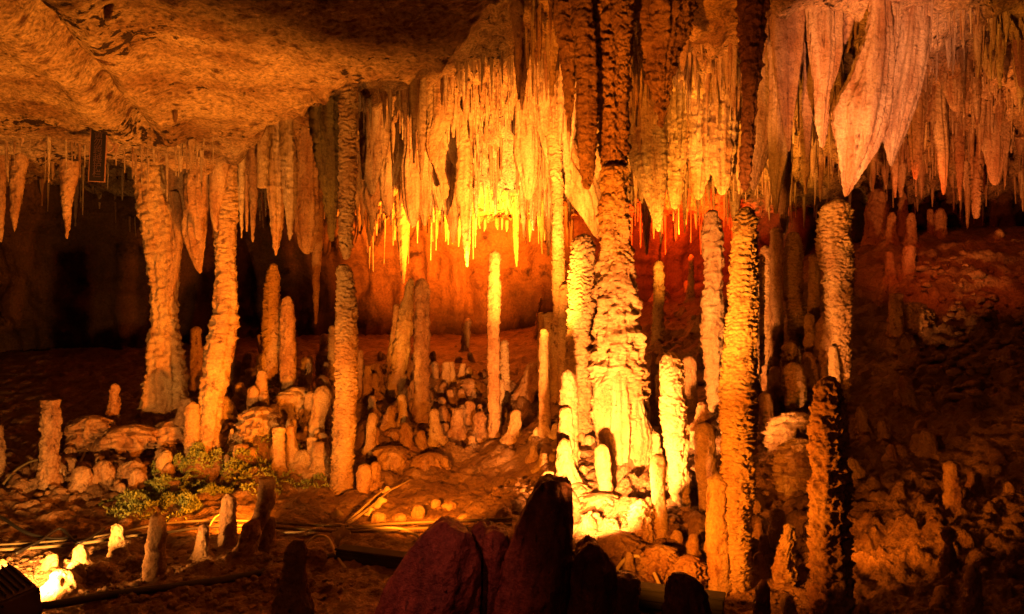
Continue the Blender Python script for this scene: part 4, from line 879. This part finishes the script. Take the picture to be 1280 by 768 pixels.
for lab, grp, n, box, w, ln, mats in ZONES:
    pts = []
    tries = 0
    while len(pts) < n and tries < n * 40:
        tries += 1
        x = rng.uniform(box[0], box[2]); y = rng.uniform(box[1], box[3])
        if grp == 'glowing fringe':
            lip = np.interp(x, [440, 510, 565, 600, 640], [112, 98, 92, 62, 20])
            if y < lip - 5: continue
            if 596 < x < 652 and 130 < y < 235: continue          # the bright recess stays open
            if y > 235 and rng.random() < 0.4: continue
        if any(abs(x - a) < 4 and abs(y - b) < 12 for a, b in pts): continue
        if grp == 'glowing fringe' and vn(x * 0.035, y * 0.02, 0, 5) < -0.28: continue
        pts.append((x, y))
        ww = rng.uniform(*w) * rng.choice((0.6, 0.8, 1, 1, 1.3)); ll = rng.uniform(*ln) * (0.6 + 0.5 * ww / w[1]) * rng.choice((0.5, 0.8, 1, 1, 1.25))
        if grp == 'glowing fringe' and 598 < x < 642: ll = max(8, min(ll, 262 - y))
        cands.append((ww * ll, lab, grp, x, y, ww, ll, rng.choice(mats)))
for k in range(26):                                            # wider folds that merge the slim ones into sheets
    x = rng.uniform(452, 712); y = rng.uniform(np.interp(x, [440, 510, 565, 600, 640], [118, 104, 98, 70, 30]), 200); w = rng.uniform(16, 38); l = rng.uniform(50, 130)
    if 590 < x < 655 and y + l > 150: continue
    b = rng.uniform(-8, 8)
    drapery('folded sheet merging several slim stalactites in the glowing fringe', [(y, x - w / 2, x + w / 2), (y + l * 0.4, x - w * 0.5, x + w * 0.42), (y + l * 0.75, x + b - w * 0.34, x + b + w * 0.22), (y + l, x + b - w * 0.06, x + b + w * 0.06)], hit_ceil(x, y), mat=rng.choice(('drape', 'drape', 'ochre', 'calcite')), flute=0.42, nfl=7, dr=0.4, lump=0.08, group='folded sheets of the glowing fringe')
cands.sort(key=lambda c: -c[0])
def stal_secs(x, y, w, l, r):
    b = r.uniform(-1.5, 1.5)
    return [(y, x - w / 2, x + w / 2), (y + l * 0.3, x + b * 0.3 - w * 0.42, x + b * 0.3 + w * 0.42), (y + l * 0.62, x + b * 0.6 - w * r.uniform(0.24, 0.34), x + b * 0.6 + w * r.uniform(0.24, 0.34)), (y + l, x + b - max(0.7, w * 0.08), x + b + max(0.7, w * 0.08))]
def stalD(x, y):
    return hit_ceil(x, y) - 0.04
NIND = 215
for a, lab, grp, x, y, w, l, mt in cands[:NIND]:
    stalactite(lab, stal_secs(x, y, w, l, rng), stalD(x, y), mat=mt, group=grp, flute=0.22 if w > 6 else 0.1, nfl=4, lump=0.05, dr=rng.uniform(0.6, 1.0), flare=True)
# everything finer: straws and drips nobody could count
vs, qs, ts = [], [], []
off = 0
for a, lab, grp, x, y, w, l, mt in cands[NIND:]:
    v, q, t, bo, to = dripstone([(y - 12, x - w / 2, x + w / 2)] + stal_secs(x, y, w, l, rng), stalD(x, y), nxt(), res=3.0, lump=0.05)
    vs.append(v); qs.append(q + off); ts.append(t + off); off += len(v)
for box, n, w, ln in (((446, 60, 716, 285), 620, (2.0, 6.5), (10, 60)), ((782, 60, 932, 275), 330, (2, 5.5), (12, 55)), ((1120, 0, 1320, 255), 330, (2, 6), (8, 40)), ((930, 60, 1120, 255), 160, (2, 6), (10, 50)), ((-30, 170, 440, 280), 220, (1.5, 4.5), (8, 45)), ((640, -30, 800, 120), 60, (3, 8), (20, 80))):
    for _ in range(n):
        x = rng.uniform(box[0], box[2]); y = rng.uniform(box[1], box[3])
        if 446 < x < 640 and y < np.interp(x, [440, 510, 565, 600, 640], [112, 98, 92, 62, 20]): continue
        if 602 < x < 646 and 150 < y < 225 and rng.random() < 0.7: continue
        ww = rng.uniform(*w); ll = rng.uniform(*ln)
        if 598 < x < 642: ll = max(6, min(ll, 268 - y))
        D = stalD(x, y)
        if D > 13.4: continue
        v, q, t, bo, to = dripstone([(y - 9, x - ww / 2, x + ww / 2)] + stal_secs(x, y, ww, ll, rng), D, nxt(), res=3.5, lump=0.04)
        vs.append(v); qs.append(q + off); ts.append(t + off); off += len(v)
fr = link('straw_fringe', make_mesh('straw_fringe', np.vstack(vs), np.vstack(qs), np.vstack(ts)), M['drape'])
fr['kind'] = 'stuff'

# ---------------------------------------------------------------- tubes: cables, hoses, wires, stalks
def tube_mesh(pts, r, nseg=8, sub=8, taper=None):
    pts = np.asarray(pts, float)
    t = np.arange(len(pts)); tt = np.linspace(0, len(pts) - 1, (len(pts) - 1) * sub + 1)
    c = np.stack([lerp_cr(tt, pts[:, k]) for k in range(3)], -1)
    d = np.gradient(c, axis=0); d /= np.linalg.norm(d, axis=1)[:, None] + 1e-9
    up = np.array([0, 0, 1.0]) + 0 * d
    s = np.cross(d, up); s /= np.linalg.norm(s, axis=1)[:, None] + 1e-9
    u = np.cross(s, d)
    th = np.linspace(0, 2 * math.pi, nseg, endpoint=False)
    rr = r * (np.ones(len(c)) if taper is None else np.interp(np.linspace(0, 1, len(c)), [0, 1], taper))
    v = c[:, None] + rr[:, None, None] * (np.cos(th)[None, :, None] * s[:, None] + np.sin(th)[None, :, None] * u[:, None])
    v = v.reshape(-1, 3); n = len(v); L = len(c)
    q = grid_faces(L, nseg, True)
    v = np.vstack([v, c[:1], c[-1:]])
    j = np.arange(nseg); j2 = (j + 1) % nseg
    t1 = np.stack([np.full(nseg, n), j2, j], -1); t2 = np.stack([np.full(nseg, n + 1), (L - 1) * nseg + j, (L - 1) * nseg + j2], -1)
    return v, q, np.vstack([t1, t2])
def lerp_cr(tt, y):
    i = np.clip(tt.astype(int), 0, len(y) - 2); f = tt - i
    g = lambda k: y[np.clip(k, 0, len(y) - 1)]
    a, b, c, d = g(i - 1), g(i), g(i + 1), g(i + 2)
    return b + 0.5 * f * (c - a + f * (2 * a - 5 * b + 4 * c - d + f * (3 * (b - c) + d - a)))
def on_floor(px, py, h=0.0):
    d = hit_floor(px, py); q = P(px, py, d); q[2] += h; return q
def cable(name, label, pix, r, mat, h=0.03, cat='cable', hs=None, taper=None):
    pts = [on_floor(x, y, (hs[i] if hs else h)) for i, (x, y) in enumerate(pix)]
    v, q, t = tube_mesh(pts, r, taper=taper)
    o = link(name, make_mesh(name, v - pts[0], q, t), M[mat], None, pts[0])
    return tag(o, label, cat)
cable('cable', 'thick black cable running along the front edge past the floodlight', [(-60, 772), (60, 764), (130, 752), (220, 740), (300, 728), (360, 714), (430, 700), (520, 700)], 0.022, 'cable')
cable('hose', 'dusty yellow hose lying across the floor, front one of a pair', [(-60, 700), (40, 695), (110, 688), (160, 680), (200, 676), (260, 668), (330, 668), (430, 674), (520, 670), (640, 664)], 0.010, 'hose', 0.05, cat='hose')
cable('hose', 'dusty yellow hose lying across the floor, rear one of a pair', [(-60, 694), (40, 689), (120, 681), (210, 663), (300, 660), (420, 667), (500, 663), (640, 657)], 0.009, 'hose', 0.05, cat='hose')
cable('wire', 'pale wire looping from the mossy side to the dry stalk', [(336, 666), (350, 674), (376, 674), (400, 668), (420, 664), (440, 668)], 0.007, 'wire', 0.05, cat='wire')
cable('wire', 'pale wire arching over the dark boulder at the front', [(380, 692), (394, 688), (410, 692), (424, 712), (444, 730)], 0.008, 'wire', 0.05, cat='wire', hs=(0.04, 0.09, 0.1, 0.06, 0.03))
cable('wire', 'whitish wire curving down beside the leaning crystal slab', [(420, 672), (470, 671), (500, 672), (520, 680), (530, 690)], 0.010, 'wire', 0.06, cat='wire')
cable('wire', 'looped pale wire behind the low square crystal', [(770, 722), (782, 717), (800, 718), (815, 728), (826, 742)], 0.012, 'wire', cat='wire', hs=(0.04, 0.09, 0.11, 0.08, 0.03))
cable('wire', 'thin dark wire snaking over the muddy end of the floor', [(-40, 640), (0, 655), (20, 668), (40, 678), (70, 684), (96, 680)], 0.012, 'cable', 0.05, cat='wire')
cable('wire', 'thin wire passing under the white-lit knobs', [(20, 704), (50, 688), (76, 672), (98, 690), (130, 672)], 0.009, 'cable', 0.06, cat='wire')
cable('wire', 'thin pale wire sticking out behind the small dark cone stalagmite', [(262, 668), (268, 658), (276, 653), (290, 650)], 0.006, 'wire', 0.06, cat='wire')
cable('wire', 'pale curved wire at the foot of the flat-topped stalagmite', [(4, 610), (18, 603), (36, 596), (50, 592)], 0.010, 'hose', cat='wire', hs=(0.03, 0.09, 0.12, 0.12))

def stalk(label, segs, leafs, mat='twig'):
    o = None
    root = on_floor(*segs[0][0][:2])
    e = empty('dry_stalk', root, label, 'twig')
    for s in segs:
        pts = np.array([on_floor(x, y, h) for x, y, h in s]) - root
        v, q, t = tube_mesh(pts, 0.012, 6, 6, taper=(1, 0.4))
        link('stem', make_mesh('stem', v, q, t), M[mat], e)
    for (x, y, h, w, l, a) in leafs:
        c = on_floor(x, y, h) - root
        k = np.linspace(-1, 1, 9); vv = []
        for i, kk in enumerate(k):
            wd = w * (1 - kk * kk * 0.75)
            for s in (-1, 0, 1):
                vv.append(c + np.array([kk * l * math.cos(a) - s * wd * math.sin(a), 0.4 * s * wd, kk * l * math.sin(a) + s * wd * math.cos(a) + 0.012 * math.sin(kk * 5) + 0.01 * abs(s)]))
        me = make_mesh('leaf', np.array(vv), grid_faces(9, 3))
        lf = link('leaf', me, M[mat], e)
        sm = lf.modifiers.new('thick', 'SOLIDIFY'); sm.thickness = 0.005
    return e
stalk('forked dry stalk with curled leaves lying on the bare path', [[(430, 662, 0.02), (450, 656, 0.07), (466, 643, 0.07), (486, 628, 0.09), (500, 622, 0.1), (514, 612, 0.09)], [(434, 658, 0.03), (452, 650, 0.08), (474, 632, 0.1), (484, 626, 0.1)]],
      [(420, 655, 0.06, 0.022, 0.06, 0.1), (474, 640, 0.06, 0.028, 0.07, 0.5), (482, 628, 0.09, 0.02, 0.05, 0.3), (462, 650, 0.05, 0.014, 0.05, 0.7)])
stalk('withered stalk leaf by the end of the cable trough', [[(418, 690, 0.02), (422, 684, 0.06), (430, 680, 0.08)]], [(426, 682, 0.07, 0.035, 0.07, 0.3), (422, 688, 0.05, 0.02, 0.05, 1.2)])
cable('twig', 'short straight twig leaning on the flowstone boulders', [(97, 594), (104, 582), (110, 575)], 0.010, 'twig', cat='twig', hs=(0.05, 0.08, 0.1))

# ---------------------------------------------------------------- boxes with bevels
import bmesh
def bevel_box(sx, sy, sz, bev, mw=None):
    bm = bmesh.new(); bmesh.ops.create_cube(bm, size=1.0)
    bmesh.ops.scale(bm, vec=(sx, sy, sz), verts=bm.verts)
    bmesh.ops.bevel(bm, geom=bm.edges[:], offset=bev, segments=2, affect='EDGES')
    return bm
def bm_obj(name, bm, mat, parent, loc=(0, 0, 0), rot=(0, 0, 0)):
    me = bpy.data.meshes.new(name); bm.to_mesh(me); bm.free()
    o = link(name, me, M[mat], parent); o.location = loc; o.rotation_euler = rot
    return o
def beam(label, a, b, w, h):
    from mathutils import Vector
    a, b = Vector(a), Vector(b); d = b - a
    e = empty('cable_trough', (a + b) / 2, label, 'trough')
    e.rotation_euler = d.to_track_quat('X', 'Z').to_euler()
    L = d.length
    bm_obj('channel', bevel_box(L, w, h, 0.006), 'metal', e)
    bm_obj('lid', bevel_box(L + 0.01, w * 1.08, 0.012, 0.003), 'metal', e, (0, 0, h / 2 + 0.008))
    bm_obj('side_rail', bevel_box(L, 0.012, h * 0.25, 0.003), 'metal', e, (0, -w / 2 - 0.008, h * 0.12))
    bm_obj('side_rail', bevel_box(L, 0.012, h * 0.25, 0.003), 'metal', e, (0, -w / 2 - 0.008, -h * 0.3))
    return e
beam('grey metal cable trough running behind the dark crystal blocks', on_floor(424, 706, 0.05), on_floor(905, 768, 0.04), 0.11, 0.10)

# floodlight housing
fd = 4.55
fl = empty('floodlight', tuple(P(8, 745, fd)), 'dark metal floodlight box tilted on the ground in the corner, seen from behind', 'floodlight')
fl.rotation_euler = (math.radians(12), math.radians(14), math.radians(-36))
bm_obj('housing', bevel_box(0.30, 0.20, 0.155, 0.012), 'lampbox', fl)
ep = bm_obj('end_plate', bevel_box(0.012, 0.20, 0.16, 0.004), 'lampbox', fl, (0.158, 0, 0))
for sy in (-1, 1):
    for sz in (-1, 1):
        bm = bmesh.new(); bmesh.ops.create_cone(bm, cap_ends=True, segments=10, radius1=0.007, radius2=0.006, depth=0.006)
        bm_obj('screw', bm, 'metal', ep, (0.008, sy * 0.085, sz * 0.065), (0, math.radians(90), 0))
for k in range(6):
    bm_obj('cooling_fin', bevel_box(0.26, 0.006, 0.022, 0.002), 'lampbox', fl, (-0.01, -0.075 + k * 0.03, 0.088))
bm_obj('front_glass', bevel_box(0.26, 0.008, 0.12, 0.003), 'glass', fl, (0, 0.103, 0))

# ---------------------------------------------------------------- hanging sign
sd_ = 6.05
top, bot = P(124, 158, sd_), P(121, 227, sd_)
sg_ = empty('hanging_sign', tuple((top + bot) / 2), 'narrow black signboard with faded vertical lettering, hung from the ceiling lip', 'sign')
sg_.rotation_euler = (0, math.radians(2.6), math.radians(4))
H = 69 / F * sd_; W = 18.5 / F * sd_
bm_obj('board', bevel_box(W, 0.012, H, 0.002), 'board', sg_)
for nm, sx, sz, lx, lz in (('edge_strip', 0.004, H + 0.006, W / 2 + 0.002, 0), ('edge_strip', 0.004, H + 0.006, -W / 2 - 0.002, 0), ('edge_strip', W, 0.004, 0, H / 2 + 0.001), ('edge_strip', W, 0.004, 0, -H / 2 - 0.001)):
    bm_obj(nm, bevel_box(sx, 0.016, sz, 0.001), 'border', sg_, (lx, 0, lz))
cu = bpy.data.curves.new('lettering', 'FONT')
cu.body = '\n'.join('请勿跨越护栏'); cu.align_x = 'CENTER'; cu.align_y = 'CENTER'; cu.size = H / 6.6; cu.space_line = 0.88; cu.extrude = 0.001
tmp = bpy.data.objects.new('lettering', cu); COL.objects.link(tmp)
bpy.context.view_layer.update()
me = bpy.data.meshes.new_from_object(tmp.evaluated_get(bpy.context.evaluated_depsgraph_get()))
COL.objects.unlink(tmp); bpy.data.objects.remove(tmp)
co = np.empty(len(me.vertices) * 3, np.float32); me.vertices.foreach_get('co', co); co = co.reshape(-1, 3)
mid = (co.max(0) + co.min(0)) / 2
sc_h = 0.86 * H / (co[:, 1].max() - co[:, 1].min())
co = (co - mid) * np.array([sc_h, sc_h, 1]); me.vertices.foreach_set('co', co.astype(np.float32).ravel()); me.update()
me.name = 'lettering'
lt = link('lettering', me, M['letter'], sg_, (0, -0.0085, 0)); lt.rotation_euler = (math.radians(90), 0, 0)
pts = [np.array([W * 0.42, 0.004, H / 2 - 0.05]), np.array([W * 0.75, 0.01, H / 2 - 0.10]), np.array([W * 0.95, 0.02, H / 2 - 0.13]), np.array([W * 0.8, 0.02, H / 2 - 0.16]), np.array([W * 0.5, 0.006, H / 2 - 0.18])]
v, q, t = tube_mesh(pts, 0.004, 6); link('cord', make_mesh('cord', v, q, t), M['border'], sg_)
hk = np.array([0.02, 0, H / 2]);
v, q, t = tube_mesh([hk + [0, 0, -0.01], hk + [0.004, 0.02, 0.05], hk + [0.02, 0.05, 0.16]], 0.004, 6); link('cord', make_mesh('cord', v, q, t), M['border'], sg_)
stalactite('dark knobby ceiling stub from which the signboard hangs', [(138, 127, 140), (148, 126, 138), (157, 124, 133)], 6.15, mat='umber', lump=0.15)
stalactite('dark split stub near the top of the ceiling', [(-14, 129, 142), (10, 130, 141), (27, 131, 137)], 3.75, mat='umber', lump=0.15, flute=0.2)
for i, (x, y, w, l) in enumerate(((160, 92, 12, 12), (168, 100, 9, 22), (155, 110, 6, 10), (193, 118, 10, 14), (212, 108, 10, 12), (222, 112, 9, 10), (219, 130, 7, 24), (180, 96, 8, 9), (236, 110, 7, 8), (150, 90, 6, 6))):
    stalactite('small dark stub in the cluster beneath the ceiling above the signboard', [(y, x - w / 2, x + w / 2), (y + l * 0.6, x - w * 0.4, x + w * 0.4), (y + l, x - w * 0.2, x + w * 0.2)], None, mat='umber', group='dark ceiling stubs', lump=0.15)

# ---------------------------------------------------------------- moss, gravel
rng = random.Random(3); nr = np.random.default_rng(3)
def zfloor_at(o=floor):
    me = o.data; n = len(me.vertices); a = np.empty(n * 3, np.float32); me.vertices.foreach_get('co', a)
    return a.reshape(820, 900, 3)
FV = zfloor_at()
FD = np.geomspace(1.5, 16.5, 820)
def floor_pt(px, d):
    i = np.clip(np.searchsorted(FD, d), 0, 819); j = np.clip(((px + 750) / 2780 * 899).round().astype(int), 0, 899)
    return FV[i, j]
def patch(cx, cy, rx, ry, n):
    th = nr.uniform(0, 2 * math.pi, n); r = np.sqrt(nr.uniform(0, 1, n))
    px = cx + rx * r * np.cos(th); py = cy + ry * r * np.sin(th)
    d = np.array([hit_floor(a, b) for a, b in zip(px, py)])
    return floor_pt(px, d)
def moss(name, patches):
    vs = []; qs = []; k = 0
    for cx, cy, rx, ry, n, sz in patches:
        base = patch(cx, cy, rx, ry, n)
        clump = vn(base[:, 0] * 9, base[:, 1] * 9, 0, 91)
        keep = clump > -0.35; base = base[keep]; clump = clump[keep]; m = len(base)
        up = np.stack([nr.normal(0, 0.6, m), nr.normal(-0.3, 0.6, m), np.abs(nr.normal(0.7, 0.4, m))], -1); up /= np.linalg.norm(up, axis=1)[:, None]
        sd = np.cross(up, nr.normal(0, 1, (m, 3))); sd /= np.linalg.norm(sd, axis=1)[:, None]
        base = base + np.array([0, 0, 1.0]) * (nr.uniform(0, 1, m) * np.clip(clump + 0.4, 0, 1) * 0.045)[:, None]
        L = (sz * nr.uniform(0.5, 1.4, m))[:, None]
        nrm = np.cross(sd, up)
        a = base; b = base + up * L * 0.5 + sd * L * 0.28 + nrm * L * 0.1; c = base + up * L; e = base + up * L * 0.5 - sd * L * 0.28 + nrm * L * 0.1
        v = np.stack([a, b, c, e], 1).reshape(-1, 3)
        vs.append(v); qs.append(np.arange(m * 4).reshape(-1, 4) + k); k += m * 4
    o = link(name, make_mesh(name, np.vstack(vs), np.vstack(qs), smooth=False), M['moss']); o['kind'] = 'stuff'
    return o
moss('moss', [(228, 612, 46, 34, 13000, 0.022), (265, 600, 50, 30, 7000, 0.02), (165, 632, 40, 14, 3200, 0.018), (318, 595, 40, 34, 1500, 0.026), (388, 590, 36, 24, 1500, 0.026), (190, 640, 60, 18, 700, 0.024), (330, 520, 50, 22, 900, 0.024)])

ico = bmesh.new(); bmesh.ops.create_icosphere(ico, subdivisions=2, radius=1.0)
IV = np.array([v.co[:] for v in ico.verts]); IF = np.array([[v.index for v in f.verts] for f in ico.faces]); ico.free()
def gravel(name, patches, mat):
    vs = []; ts = []; k = 0
    for cx, cy, rx, ry, n, lo, hi in patches:
        for b in patch(cx, cy, rx, ry, n):
            s = rng.uniform(lo, hi) * rng.uniform(0.6, 1.2)
            v = IV * (1 + 0.35 * vn(IV[:, 0] * 1.6 + k, IV[:, 1] * 1.6, IV[:, 2] * 1.6, 5))[:, None] * np.array([s * rng.uniform(.7, 1.3), s * rng.uniform(.7, 1.3), s * rng.uniform(.45, .8)])
            a = rng.uniform(0, 6.28); R = np.array([[math.cos(a), -math.sin(a), 0], [math.sin(a), math.cos(a), 0], [0, 0, 1]])
            vs.append(v @ R.T + b + [0, 0, s * 0.25]); ts.append(IF + k); k += len(IV)
    o = link(name, make_mesh(name, np.vstack(vs), None, np.vstack(ts)), M[mat]); o['kind'] = 'stuff'
    return o
gravel('gravel', [(200, 725, 220, 36, 420, 0.008, 0.03), (330, 735, 110, 28, 140, 0.012, 0.035), (520, 645, 130, 22, 110, 0.006, 0.018), (645, 625, 34, 22, 90, 0.012, 0.035), (640, 520, 60, 40, 120, 0.01, 0.03), (540, 540, 70, 40, 160, 0.01, 0.035), (100, 600, 110, 30, 160, 0.012, 0.04), (780, 680, 90, 40, 120, 0.01, 0.03), (350, 540, 70, 50, 160, 0.012, 0.035), (1000, 590, 60, 60, 80, 0.015, 0.04), (1200, 420, 90, 90, 220, 0.02, 0.07), (860, 430, 50, 50, 90, 0.02, 0.05), (940, 750, 60, 14, 90, 0.008, 0.02), (60, 720, 60, 20, 120, 0.008, 0.025)], 'floor')
